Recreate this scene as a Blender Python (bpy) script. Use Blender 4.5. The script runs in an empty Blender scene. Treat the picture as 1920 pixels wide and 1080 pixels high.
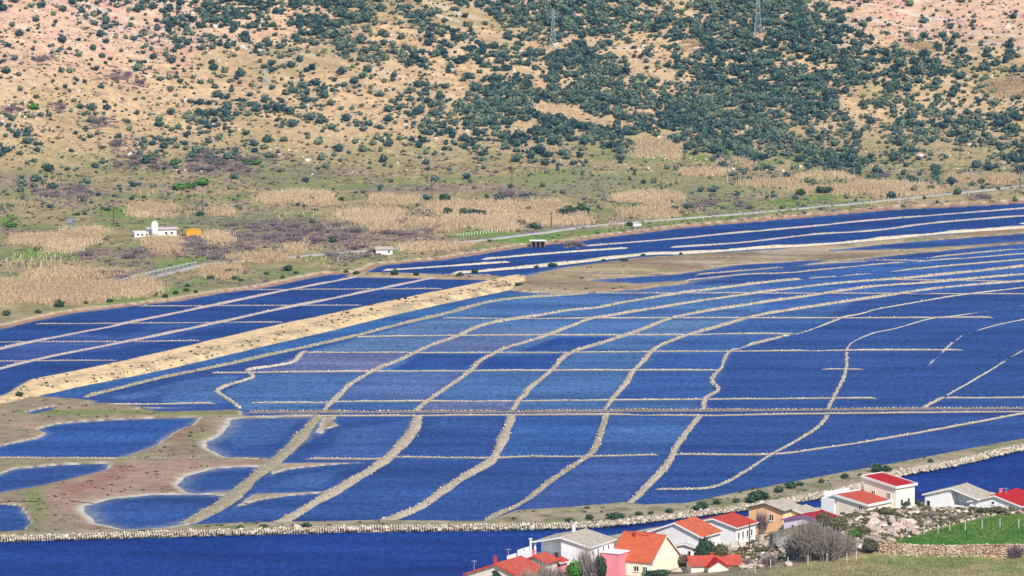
import bpy, bmesh, math, random
import numpy as np
from mathutils import Vector, Matrix, Euler

# ------------------------------------------------------------------ camera
FPX, HC, PITCH = 9000.0, 150.0, math.atan(1040.0 / 9000.0)
scene = bpy.context.scene
cam_data = bpy.data.cameras.new("camera")
cam_data.sensor_width = 36.0
cam_data.lens = FPX / 1920.0 * 36.0
cam_data.clip_start = 1.0
cam_data.clip_end = 12000.0
cam = bpy.data.objects.new("camera", cam_data)
scene.collection.objects.link(cam)
cam.location = (0, 0, HC)
cam.rotation_euler = (math.pi / 2 - PITCH, 0, 0)
scene.camera = cam

# ------------------------------------------------------------------ sky + sun
SUN_EL, SUN_AZ = math.radians(41), math.radians(158)      # azimuth clockwise from +Y (the view direction)
world = bpy.data.worlds.new("World")
scene.world = world
world.use_nodes = True
wn = world.node_tree.nodes
sky = wn.new("ShaderNodeTexSky")
sky.sky_type = 'NISHITA'
sky.sun_disc = False
sky.sun_elevation = SUN_EL
sky.sun_rotation = SUN_AZ
sky.air_density = 1.0
sky.dust_density = 0.4
sky.ozone_density = 2.0
wn["Background"].inputs["Strength"].default_value = 0.125
world.node_tree.links.new(sky.outputs[0], wn["Background"].inputs[0])

sun_data = bpy.data.lights.new("sun", 'SUN')
sun_data.energy = 4.6
sun_data.angle = math.radians(0.5)
sun_data.color = (1.0, 0.93, 0.84)
sun = bpy.data.objects.new("sun", sun_data)
scene.collection.objects.link(sun)
sd = Vector((math.sin(SUN_AZ) * math.cos(SUN_EL), math.cos(SUN_AZ) * math.cos(SUN_EL), math.sin(SUN_EL)))
sun.rotation_euler = sd.to_track_quat('Z', 'Y').to_euler()
sun.location = sd * 600

scene.view_settings.view_transform = 'Standard'
scene.view_settings.look = 'None'
scene.view_settings.gamma = 1.0
scene.view_settings.use_curve_mapping = False
scene.view_settings.exposure = 0.1
scene.cycles.max_bounces = 5
scene.cycles.diffuse_bounces = 2
scene.cycles.glossy_bounces = 2
scene.cycles.use_denoising = False
scene.cycles.volume_bounces = 0

COL = scene.collection
RNG = np.random.default_rng(7)
random.seed(7)

# ------------------------------------------------------------------ geometry helpers
CP, SP = math.cos(PITCH), math.sin(PITCH)

def P(px, py, z=0.0):
    """The point of the level plane at height z that lies where the photograph shows (px, py)."""
    px = np.asarray(px, float); py = np.asarray(py, float)
    dx = px - 960.0; v = -(py - 540.0)
    dy = CP * FPX + SP * v
    dz = -SP * FPX + CP * v
    t = (z - HC) / dz
    return np.stack([dx * t, dy * t, np.full_like(t, 1.0) * z], -1)

def V(px, py, z=0.0):
    return Vector(P(px, py, z))

def _hash(ix, iy, seed):
    with np.errstate(over='ignore'):
        h = (ix.astype(np.int64) * 374761393 + iy.astype(np.int64) * 668265263 + seed * 1442695041) & 0xffffffff
        h = ((h ^ (h >> 13)) * 1274126177) & 0xffffffff
        h = h ^ (h >> 16)
    return (h & 0xffff) / 65535.0

def vnoise(x, y, seed=0):
    x = np.asarray(x, float); y = np.asarray(y, float)
    ix = np.floor(x); iy = np.floor(y)
    fx = x - ix; fy = y - iy
    fx = fx * fx * (3 - 2 * fx); fy = fy * fy * (3 - 2 * fy)
    a = _hash(ix, iy, seed); b = _hash(ix + 1, iy, seed); c = _hash(ix, iy + 1, seed); d = _hash(ix + 1, iy + 1, seed)
    return (a * (1 - fx) + b * fx) * (1 - fy) + (c * (1 - fx) + d * fx) * fy

def fbm(x, y, s, octv=4, seed=0):
    """-1..1 noise with features of s metres."""
    out = 0; amp = 1; tot = 0
    for k in range(octv):
        out = out + amp * (vnoise(x / s + 17.3 * k, y / s - 9.1 * k, seed + k) * 2 - 1)
        tot += amp; amp *= 0.5; s *= 0.5
    return out / tot

def smooth(a, b, x):
    t = np.clip((x - a) / (b - a), 0, 1)
    return t * t * (3 - 2 * t)

def sdf(poly, X, Y, far=60.0):
    """Signed distance (metres, negative inside) from points to a ground polygon; beyond `far` outside it is just far."""
    poly = np.asarray(poly, float)
    out = np.full(X.shape, far)
    m = (X > poly[:, 0].min() - far) & (X < poly[:, 0].max() + far) & (Y > poly[:, 1].min() - far) & (Y < poly[:, 1].max() + far)
    if not m.any():
        return out
    x = X[m]; y = Y[m]
    d2 = np.full(x.shape, 1e18); inside = np.zeros(x.shape, bool)
    n = len(poly)
    for i in range(n):
        ax, ay = poly[i]; bx, by = poly[(i + 1) % n]
        ex, ey = bx - ax, by - ay
        t = np.clip(((x - ax) * ex + (y - ay) * ey) / (ex * ex + ey * ey + 1e-12), 0, 1)
        dd = (x - ax - t * ex) ** 2 + (y - ay - t * ey) ** 2
        np.minimum(d2, dd, out=d2)
        c = (ay > y) != (by > y)
        if ey != 0:
            inside ^= c & (x < (y - ay) * ex / ey + ax)
    d = np.sqrt(d2)
    out[m] = np.where(inside, -d, np.minimum(d, far))
    return out

def wp(pts, z=0.0):
    a = np.array(pts, float)
    return P(a[:, 0], a[:, 1], z)[:, :2]

# ------------------------------------------------------------------ object helpers
def mesh_obj(name, verts, faces, mat, parent=None, attrs=None, smooth_shade=False):
    """verts (n,3); faces (m,3) or (m,4) int array, or a list of index tuples. ONE mesh object."""
    me = bpy.data.meshes.new(name)
    if isinstance(faces, np.ndarray):
        k = faces.shape[1]
        me.vertices.add(len(verts)); me.vertices.foreach_set("co", np.asarray(verts, np.float32).ravel())
        me.loops.add(faces.size); me.loops.foreach_set("vertex_index", faces.astype(np.int32).ravel())
        me.polygons.add(len(faces)); me.polygons.foreach_set("loop_start", np.arange(0, faces.size, k, dtype=np.int32))
        if smooth_shade:
            me.polygons.foreach_set("use_smooth", np.ones(len(faces), bool))
        me.update(calc_edges=True)
    else:
        me.from_pydata([tuple(v) for v in verts], [], faces)
        if smooth_shade:
            for p in me.polygons: p.use_smooth = True
    for an, av in (attrs or {}).items():
        av = np.asarray(av, np.float32)
        if av.ndim == 1:
            a = me.attributes.new(an, 'FLOAT', 'POINT'); a.data.foreach_set("value", av)
        else:
            a = me.attributes.new(an, 'FLOAT_COLOR', 'POINT')
            c = np.ones((len(av), 4), np.float32); c[:, :3] = av
            a.data.foreach_set("color", c.ravel())
    if mat is not None: me.materials.append(mat)
    o = bpy.data.objects.new(name, me)
    COL.objects.link(o)
    if parent is not None: o.parent = parent
    return o

def tag(o, label=None, category=None, group=None, kind=None):
    if label: o["label"] = label
    if category: o["category"] = category
    if group: o["group"] = group
    if kind: o["kind"] = kind
    return o

def empty(name, loc=(0, 0, 0), rz=0.0):
    o = bpy.data.objects.new(name, None)
    COL.objects.link(o); o.location = loc; o.rotation_euler = (0, 0, rz)
    o.empty_display_size = 0.5
    return o

class MB:
    """Collects boxes, bars and hulls, and builds ONE mesh object of them."""
    def __init__(self): self.v = []; self.f = []
    def add(self, vs, fs):
        n = len(self.v); self.v += [tuple(p) for p in vs]; self.f += [tuple(i + n for i in f) for f in fs]; return self
    def box(self, x0, y0, z0, x1, y1, z1):
        return self.add([(x0, y0, z0), (x1, y0, z0), (x1, y1, z0), (x0, y1, z0), (x0, y0, z1), (x1, y0, z1), (x1, y1, z1), (x0, y1, z1)],
                        [(3, 2, 1, 0), (4, 5, 6, 7), (0, 1, 5, 4), (1, 2, 6, 5), (2, 3, 7, 6), (3, 0, 4, 7)])
    def prism(self, poly, axis, a, b):
        """poly: 2-D outline; extruded from a to b along axis 'x','y','z'."""
        n = len(poly)
        def mk(p, t): return {'x': (t, p[0], p[1]), 'y': (p[0], t, p[1]), 'z': (p[0], p[1], t)}[axis]
        vs = [mk(p, a) for p in poly] + [mk(p, b) for p in poly]
        fs = [tuple(range(n))[::-1], tuple(range(n, 2 * n))] + [(i, (i + 1) % n, n + (i + 1) % n, n + i) for i in range(n)]
        return self.add(vs, fs)
    def bar(self, a, b, r0, r1=None, sides=4):
        a = Vector(a); b = Vector(b); r1 = r0 if r1 is None else r1
        d = (b - a).normalized()
        u = d.orthogonal().normalized(); w = d.cross(u)
        vs = []
        for c, r in ((a, r0), (b, r1)):
            for k in range(sides):
                an = 2 * math.pi * k / sides + math.pi / sides
                vs.append(c + u * math.cos(an) * r + w * math.sin(an) * r)
        s = sides
        fs = [tuple(range(s))[::-1], tuple(range(s, 2 * s))] + [(i, (i + 1) % s, s + (i + 1) % s, s + i) for i in range(s)]
        return self.add(vs, fs)
    def build(self, name, mat, parent=None, smooth_shade=False):
        o = mesh_obj(name, self.v, self.f, mat, parent, smooth_shade=smooth_shade)
        bm = bmesh.new(); bm.from_mesh(o.data)
        bmesh.ops.recalc_face_normals(bm, faces=bm.faces)
        bm.to_mesh(o.data); bm.free()
        return o

# ------------------------------------------------------------------ materials
def srgb(r, g, b):
    f = lambda c: c / 12.92 if c <= 0.04045 else ((c + 0.055) / 1.055) ** 2.4
    return (f(r / 255), f(g / 255), f(b / 255))

def new_mat(name):
    m = bpy.data.materials.new(name); m.use_nodes = True
    return m, m.node_tree.nodes, m.node_tree.links, m.node_tree.nodes["Principled BSDF"]

def noise_node(N, L, scale, detail=4, rough=0.6, coord='Object', stretch=None):
    tc = N.new("ShaderNodeTexCoord"); t = N.new("ShaderNodeTexNoise")
    t.inputs["Scale"].default_value = scale; t.inputs["Detail"].default_value = detail; t.inputs["Roughness"].default_value = rough
    if stretch:
        mp = N.new("ShaderNodeMapping"); mp.inputs["Scale"].default_value = stretch
        L.new(tc.outputs[coord], mp.inputs[0]); L.new(mp.outputs[0], t.inputs["Vector"])
    else:
        L.new(tc.outputs[coord], t.inputs["Vector"])
    return t

def mix(N, L, fac, a, b, mode='MIX'):
    n = N.new("ShaderNodeMix"); n.data_type = 'RGBA'; n.blend_type = mode
    for sock, val in ((n.inputs["Factor"], fac), (n.inputs["A"], a), (n.inputs["B"], b)):
        pass
    def put(s, v):
        if hasattr(v, "links") or hasattr(v, "is_output"): L.new(v, s)
        elif isinstance(v, (int, float)): s.default_value = v
        else: s.default_value = (*v, 1.0) if len(v) == 3 else v
    put(n.inputs[0], fac); put(n.inputs[6], a); put(n.inputs[7], b)
    return n.outputs[2]

def ramp(N, L, src, stops):
    r = N.new("ShaderNodeValToRGB")
    el = r.color_ramp.elements
    while len(el) < len(stops): el.new(0.5)
    for e, (p, c) in zip(el, stops):
        e.position = p; e.color = (*c, 1.0) if len(c) == 3 else c
    L.new(src, r.inputs[0]); return r.outputs[0]

def bump(N, L, bsdf, src, strength, dist):
    b = N.new("ShaderNodeBump"); b.inputs["Strength"].default_value = strength; b.inputs["Distance"].default_value = dist
    L.new(src, b.inputs["Height"]); L.new(b.outputs[0], bsdf.inputs["Normal"]); return b

def plain(name, c, rough=0.85, var=0.18, scale=1.5, bumpd=0.02, spec=0.25):
    """A matt painted or mineral surface with blotches of its own colour."""
    m, N, L, B = new_mat(name)
    n1 = noise_node(N, L, scale, 6, 0.65)
    lo = tuple(x * (1 - var) for x in c); hi = tuple(min(1, x * (1 + var)) for x in c)
    L.new(ramp(N, L, n1.outputs[0], [(0.3, lo), (0.7, hi)]), B.inputs["Base Color"])
    B.inputs["Roughness"].default_value = rough; B.inputs["Specular IOR Level"].default_value = spec
    if bumpd: bump(N, L, B, n1.outputs[0], 0.5, bumpd)
    return m

def stone_mat(name, stops, scale=0.9, bumpd=0.12):
    m, N, L, B = new_mat(name)
    n1 = noise_node(N, L, scale, 5, 0.7); n2 = noise_node(N, L, scale * 6, 4, 0.7)
    at = N.new("ShaderNodeAttribute"); at.attribute_name = "var"
    oi = N.new("ShaderNodeObjectInfo")
    ad = N.new("ShaderNodeMath"); ad.operation = 'ADD'; L.new(n1.outputs[0], ad.inputs[0])
    mm = N.new("ShaderNodeMath"); mm.operation = 'MULTIPLY_ADD'; L.new(at.outputs["Fac"], mm.inputs[0]); mm.inputs[1].default_value = 0.5; mm.inputs[2].default_value = -0.25
    L.new(mm.outputs[0], ad.inputs[1])
    col = ramp(N, L, ad.outputs[0], stops)
    dk = ramp(N, L, n2.outputs[0], [(0.3, (0.55, 0.53, 0.52)), (0.55, (1, 1, 1))])
    L.new(mix(N, L, 1.0, col, dk, 'MULTIPLY'), B.inputs["Base Color"])
    B.inputs["Roughness"].default_value = 0.92; B.inputs["Specular IOR Level"].default_value = 0.15
    bump(N, L, B, n2.outputs[0], 0.8, bumpd)
    return m

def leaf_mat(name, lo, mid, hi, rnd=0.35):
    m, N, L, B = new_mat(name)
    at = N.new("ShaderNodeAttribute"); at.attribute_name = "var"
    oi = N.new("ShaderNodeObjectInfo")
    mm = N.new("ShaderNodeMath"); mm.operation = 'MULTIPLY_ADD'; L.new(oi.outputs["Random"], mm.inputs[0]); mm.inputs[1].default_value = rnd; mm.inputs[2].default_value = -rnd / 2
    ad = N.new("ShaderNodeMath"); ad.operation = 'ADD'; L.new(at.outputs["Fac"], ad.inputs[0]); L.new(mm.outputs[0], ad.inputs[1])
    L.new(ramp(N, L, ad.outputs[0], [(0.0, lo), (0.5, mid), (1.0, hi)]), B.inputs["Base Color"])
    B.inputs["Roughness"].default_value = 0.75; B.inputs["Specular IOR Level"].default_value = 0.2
    return m

M = {}
M['ground'], N, L, B = new_mat("ground")
at = N.new("ShaderNodeAttribute"); at.attribute_name = "col"
n1 = noise_node(N, L, 0.35, 6, 0.7); n2 = noise_node(N, L, 2.2, 5, 0.75)
a = mix(N, L, 1.0, at.outputs["Color"], ramp(N, L, n1.outputs[0], [(0.28, (0.62, 0.60, 0.58)), (0.5, (0.95, 0.95, 0.95)), (0.72, (1.25, 1.25, 1.22))]), 'MULTIPLY')
a = mix(N, L, 1.0, a, ramp(N, L, n2.outputs[0], [(0.28, (0.6, 0.6, 0.58)), (0.5, (1, 1, 1)), (0.75, (1.2, 1.18, 1.15))]), 'MULTIPLY')
L.new(a, B.inputs["Base Color"])
B.inputs["Roughness"].default_value = 0.95; B.inputs["Specular IOR Level"].default_value = 0.08
bump(N, L, B, n2.outputs[0], 0.7, 0.25)

M['water'], N, L, B = new_mat("water")
at = N.new("ShaderNodeAttribute"); at.attribute_name = "col"
n1 = noise_node(N, L, 1.0, 5, 0.65, stretch=(0.9, 0.35, 1)); n2 = noise_node(N, L, 1.0, 4, 0.6, stretch=(0.02, 0.08, 1))
a = mix(N, L, 1.0, at.outputs["Color"], ramp(N, L, n2.outputs[0], [(0.3, (0.6, 0.66, 0.74)), (0.7, (1.5, 1.4, 1.26))]), 'MULTIPLY')
a = mix(N, L, 1.0, a, ramp(N, L, n1.outputs[0], [(0.3, (0.5, 0.56, 0.66)), (0.7, (1.5, 1.44, 1.34))]), 'MULTIPLY')
N.remove(B)      # wind-rippled brine: its own blue, with a little sky caught on the ripples
df = N.new("ShaderNodeBsdfDiffuse"); gl = N.new("ShaderNodeBsdfGlossy"); mx = N.new("ShaderNodeMixShader"); bp = N.new("ShaderNodeBump")
gl.inputs["Roughness"].default_value = 0.3; mx.inputs[0].default_value = 0.055
bp.inputs["Strength"].default_value = 0.9; bp.inputs["Distance"].default_value = 0.3
L.new(n1.outputs[0], bp.inputs["Height"]); L.new(bp.outputs[0], gl.inputs["Normal"]); L.new(a, df.inputs["Color"])
L.new(df.outputs[0], mx.inputs[1]); L.new(gl.outputs[0], mx.inputs[2]); L.new(mx.outputs[0], N["Material Output"].inputs["Surface"])

LIME = [(0.25, srgb(150, 132, 112)), (0.5, srgb(205, 190, 166)), (0.75, srgb(236, 226, 206))]
M['stone'] = stone_mat("limestone", LIME)
M['boulder'] = stone_mat("boulder_limestone", [(0.25, srgb(158, 140, 126)), (0.5, srgb(216, 194, 176)), (0.75, srgb(240, 226, 210))], 0.5, 0.2)
M['darkstone'] = stone_mat("weathered_limestone", [(0.25, srgb(80, 78, 80)), (0.5, srgb(150, 145, 140)), (0.75, srgb(200, 195, 185))], 0.7, 0.25)
M['rubble'] = stone_mat("wall_limestone", [(0.25, srgb(172, 134, 104)), (0.5, srgb(204, 182, 156)), (0.75, srgb(224, 210, 194))], 0.25, 0.1)
M['earth'] = plain("dike_earth", srgb(166, 152, 132), 0.95, 0.32, 0.8, 0.1, 0.08)
M['grassbank'] = plain("dry_grass_bank", srgb(158, 148, 122), 0.95, 0.35, 0.8, 0.15, 0.08)
M['sandbank'] = plain("sandy_bank", srgb(224, 190, 132), 0.95, 0.18, 0.5, 0.1, 0.08)
M['darkbank_and_shade'] = plain("dark_bank_and_painted_shade", srgb(124, 112, 100), 0.95, 0.3, 1.0, 0.1, 0.1)  # dark rubble bank; also the painted shade on thin walls' lower faces
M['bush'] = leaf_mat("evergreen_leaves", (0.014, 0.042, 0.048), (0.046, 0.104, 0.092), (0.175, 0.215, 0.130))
M['darkgreen'] = leaf_mat('dark_green_leaves', (0.012, 0.035, 0.018), (0.032, 0.075, 0.034), (0.09, 0.14, 0.06))
M['green'] = leaf_mat("fresh_green_leaves", (0.03, 0.08, 0.012), (0.07, 0.19, 0.025), (0.12, 0.27, 0.05))
M['olive'] = leaf_mat("olive_leaves", (0.05, 0.05, 0.02), (0.12, 0.115, 0.05), (0.22, 0.2, 0.1))
M['twig'] = leaf_mat("bare_twigs", (0.12, 0.085, 0.095), (0.25, 0.19, 0.195), (0.38, 0.31, 0.29))
M['twiggrey'] = leaf_mat("grey_twigs", (0.16, 0.135, 0.11), (0.36, 0.31, 0.26), (0.55, 0.49, 0.42))
M['scrub'] = leaf_mat('thicket_twigs', (0.16, 0.115, 0.12), (0.30, 0.235, 0.225), (0.42, 0.34, 0.29))
M['reed'] = leaf_mat("dry_reed", (0.32, 0.21, 0.12), (0.56, 0.41, 0.25), (0.72, 0.56, 0.37))
M['tuft'] = leaf_mat("dry_tufts", (0.06, 0.045, 0.04), (0.13, 0.10, 0.075), (0.24, 0.2, 0.12))
M['grass'] = leaf_mat("grass_blades", (0.04, 0.08, 0.02), (0.09, 0.2, 0.03), (0.25, 0.3, 0.1))
M['bark'] = plain("bark", (0.09, 0.065, 0.05), 0.9, 0.3, 4)

# ------------------------------------------------------------------ the lie of the land (all traced on the level plane z = 0)
SHORE_PX = [(-900, 760), (-300, 672), (-100, 634), (0, 615), (40, 605), (123, 587), (240, 573), (333, 563), (400, 550), (500, 537), (567, 522), (610, 514),
            (677, 511), (692, 502), (707, 497), (827, 486), (973, 463), (1060, 454), (1107, 447), (1280, 426), (1480, 409), (1663, 393), (1920, 380), (2300, 352), (3000, 310)]
SHORE = np.vstack([wp(SHORE_PX), [(900, 3000), (-900, 3000)]])
SH_X = wp(SHORE_PX)
NEAR_PX = [(200, 1260), (700, 1135), (850, 1092), (950, 1060), (1000, 1043), (1100, 1016), (1230, 991), (1340, 976), (1420, 969), (1540, 953), (1640, 946),
           (1720, 945), (1800, 940), (1920, 928), (2300, 880), (3000, 800)]
NEAR = np.vstack([wp(NEAR_PX), [(900, 600), (900, 300), (-300, 300)]])

LANDS = [  # polygon (px), top height, bank width m, zone
    ([(-300, 790), (0, 747), (50, 717), (130, 701), (213, 684), (330, 657), (480, 621), (640, 587), (760, 561), (860, 541), (950, 521), (985, 518), (985, 530), (960, 543),
      (890, 557), (773, 582), (640, 615), (480, 652), (330, 688), (200, 716), (130, 730), (77, 741), (30, 757), (-300, 810)], 1.0, 2.2, 'sand'),
    ([(-300, 800), (0, 752), (77, 743), (157, 748), (260, 763), (455, 769), (462, 780), (602, 776), (602, 792), (590, 815), (545, 850), (520, 867), (480, 900), (435, 940), (400, 962),
      (347, 990), (0, 1012), (-300, 1022)], 0.42, 3.0, 'mud'),
    ([(598, 778), (640, 780), (625, 790), (640, 798), (612, 806), (600, 820), (590, 806)], 0.3, 1.5, 'mud'),
    ([(430, 955), (440, 945), (472, 926), (520, 924), (600, 921), (655, 920), (600, 926), (540, 931), (490, 938), (450, 952)], 0.22, 2.0, 'mud'),
    ([(500, 868), (690, 866), (640, 872), (540, 880), (505, 894)], 0.22, 2.0, 'mud'),
    ([(925, 542), (950, 521), (985, 515), (1040, 503), (1100, 495), (1207, 481), (1280, 477), (1413, 468), (1580, 457), (1780, 437), (1920, 427), (2300, 392), (2300, 420),
      (1920, 458), (1800, 468), (1700, 478), (1600, 490), (1500, 500), (1400, 512), (1330, 527), (1250, 539), (1160, 547), (1060, 552), (980, 549)], 0.30, 6.0, 'brown'),
    ([(905, 984), (960, 964), (1073, 957), (1173, 947), (1213, 953), (1280, 950), (1413, 923), (1530, 900), (1657, 877), (1780, 853), (1920, 827), (2300, 745), (2300, 768), (1920, 843),
      (1780, 875), (1690, 890), (1600, 921), (1480, 945), (1280, 970), (1120, 989), (900, 995), (640, 998), (340, 1006), (0, 1016), (-300, 1024), (-300, 1016), (0, 1008), (347, 987), (510, 986), (700, 982)], 1.0, 1.5, 'front'),
    ([(640, 518), (677, 513), (817, 518), (940, 519), (940, 526), (817, 523), (677, 520)], 0.7, 2.0, 'brown'),
]
PONDS = [
    ([(-300, 905), (-300, 860), (0, 840), (77, 823), (102, 813), (80, 806), (110, 797), (233, 788), (362, 785), (350, 797), (310, 813), (287, 833), (233, 853), (200, 860), (0, 860)], 3.0),
    ([(-300, 960), (-300, 925), (0, 893), (43, 880), (127, 873), (195, 871), (187, 880), (140, 893), (67, 910), (0, 922)], 3.0),
    ([(-300, 1000), (-300, 960), (0, 947), (30, 950), (43, 967), (53, 983), (37, 995), (0, 999)], 1.5),
    ([(457, 788), (582, 785), (573, 803), (547, 833), (513, 857), (443, 855), (413, 840), (407, 830), (437, 817), (457, 797)], 6.0),
    ([(357, 910), (373, 893), (417, 882), (467, 879), (475, 890), (457, 910), (430, 918), (373, 921)], 6.0),
    ([(187, 950), (233, 938), (300, 932), (383, 932), (418, 938), (410, 953), (367, 970), (300, 984), (247, 988), (207, 980)], 7.0),
    ([(263, 768), (433, 763), (447, 769), (300, 772)], 1.5),
    ([(50, 774), (97, 764), (92, 770), (60, 777)], 1.2),
    ([(170, 757), (260, 731), (387, 701), (470, 700), (440, 722), (418, 735), (425, 757), (300, 760)], 1.0),
    ([(80, 741), (157, 724), (330, 690), (480, 655), (520, 650), (480, 665), (300, 708), (230, 724), (150, 741)], 1.0),
    ([(1113, 526), (1280, 515), (1400, 496), (1540, 489), (1480, 501), (1300, 524), (1200, 530)], 4.0),
    ([(1560, 470), (1697, 456), (1960, 436), (1960, 449), (1720, 465)], 4.0),
]
LANDW = [(wp(p), t, w, z) for p, t, w, z in LANDS]
PONDW = [(wp(p), w) for p, w in PONDS]

def toe(X):
    return 1622 + 22 * np.tanh((X + 60) / 70.0) - 40 * np.exp(-((X + 190) / 45.0) ** 2)

def land_height(X, Y, d=None):
    """Shore plain and hillside beyond the pans (d = distance inland)."""
    if d is None:
        d = np.clip(-sdf(SHORE, X, Y, 8.0), -8, 60)
    z = 0.35 * smooth(-0.5, 3.0, d) - 0.5 * (1 - smooth(-3, 0.0, d)) + np.clip(d, 0, 60) * 0.02
    z = z + 0.25 * fbm(X, Y, 14, 3, 5) * smooth(2, 14, d)
    h = Y - toe(X)
    up = 0.33 * (np.sqrt(h * h + 900) + h) / 2
    up = up + smooth(0, 60, h) * (5.0 * fbm(X * 0.75 + Y * 0.5, Y * 0.8 - X * 0.55, 75, 3, 11) + 1.6 * fbm(X + Y * 0.6, (Y - X * 0.35) * 1.0, 22, 3, 21))
    # rock ledges running down to the right
    q = (Y * 0.8 + X * 0.28 + 3 * fbm(X, Y, 30, 2, 31)) / 9.0
    saw = q - np.floor(q)
    up = up + smooth(15, 90, h) * (0.9 * smooth(0.0, 0.16, saw) * (1 - saw)) * (0.35 + 0.9 * smooth(0, 0.4, fbm(X, Y, 45, 2, 41)))
    return z + up

FORE_CP = [(1450, 1010, 5.0), (1480, 1000, 6.2), (1540, 992, 7.4), (1500, 985, 4.2), (1560, 972, 6.0), (1600, 963, 9.2), (1650, 957, 9.4), (1720, 951, 9.5), (1800, 955, 9.4), (1920, 957, 9.5), (2050, 957, 9.5),
           (1440, 1050, 5.5), (1500, 1042, 7.8), (1600, 1038, 8.4), (1660, 1047, 8.0), (1800, 1048, 7.9), (1920, 1050, 7.9), (2050, 1050, 7.9),
           (1400, 1075, 5.3), (1500, 1078, 7.4), (1650, 1078, 7.6), (1900, 1078, 7.4), (2050, 1078, 7.4), (1650, 1120, 7.6), (1900, 1120, 7.6), (1450, 1120, 7.0), (1200, 1120, 4.5), (1000, 1120, 3.5),
           (1680, 1018, 9.4), (1800, 1020, 9.4), (1920, 1020, 9.4), (1800, 975, 9.8), (1920, 972, 9.9), (1730, 1000, 9.6),
           (1375, 1040, 3.4), (1300, 1078, 4.4), (1330, 1064, 3.4), (1250, 1080, 3.2), (1150, 1085, 2.6), (1050, 1085, 2.2), (950, 1100, 2.0), (880, 1110, 1.8),
           (1700, 977, 2.4), (1560, 983, 2.4), (1620, 980, 2.6), (1820, 970, 2.6), (1920, 962, 2.6), (2050, 950, 2.6), (1470, 992, 2.4), (1410, 1006, 2.4), (1340, 1020, 2.4), (1280, 1032, 2.3), (1210, 1052, 2.2),
           (1130, 1060, 2.0), (1060, 1070, 2.0)]
_fc = np.array([list(P(a, b, c)) for a, b, c in FORE_CP])
def _phi(r): return np.where(r > 0, r * r * np.log(r + 1e-9), 0.0)
_S = 20.0
_n = len(_fc)
_K = _phi(np.hypot(_fc[:, None, 0] - _fc[None, :, 0], _fc[:, None, 1] - _fc[None, :, 1]) / _S) + 0.03 * np.eye(_n)
_Q = np.hstack([np.ones((_n, 1)), _fc[:, :2] / 100.0])
_A = np.block([[_K, _Q], [_Q.T, np.zeros((3, 3))]])
_W = np.linalg.solve(_A, np.concatenate([_fc[:, 2], np.zeros(3)]))

def fore_height(X, Y, d=None):
    if d is None:
        d = -sdf(NEAR, X, Y, 40.0)
    x = np.clip(X, -14, 108); y = np.clip(Y, 786, 915)
    shp = X.shape; xf = x.ravel(); yf = y.ravel()
    r = np.hypot(xf[:, None] - _fc[None, :, 0], yf[:, None] - _fc[None, :, 1]) / _S
    z = (_phi(r) @ _W[:_n] + _W[_n] + _W[_n + 1] * xf / 100.0 + _W[_n + 2] * yf / 100.0).reshape(shp)
    z = np.clip(z, 1.0, 11.0)
    z = z + 0.25 * fbm(X, Y, 6, 3, 77)
    return np.where(d > 0, 0.2 + (z - 0.2) * smooth(0, 9, d), -0.6 + 0.8 * smooth(-3, 0, d))

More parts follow.
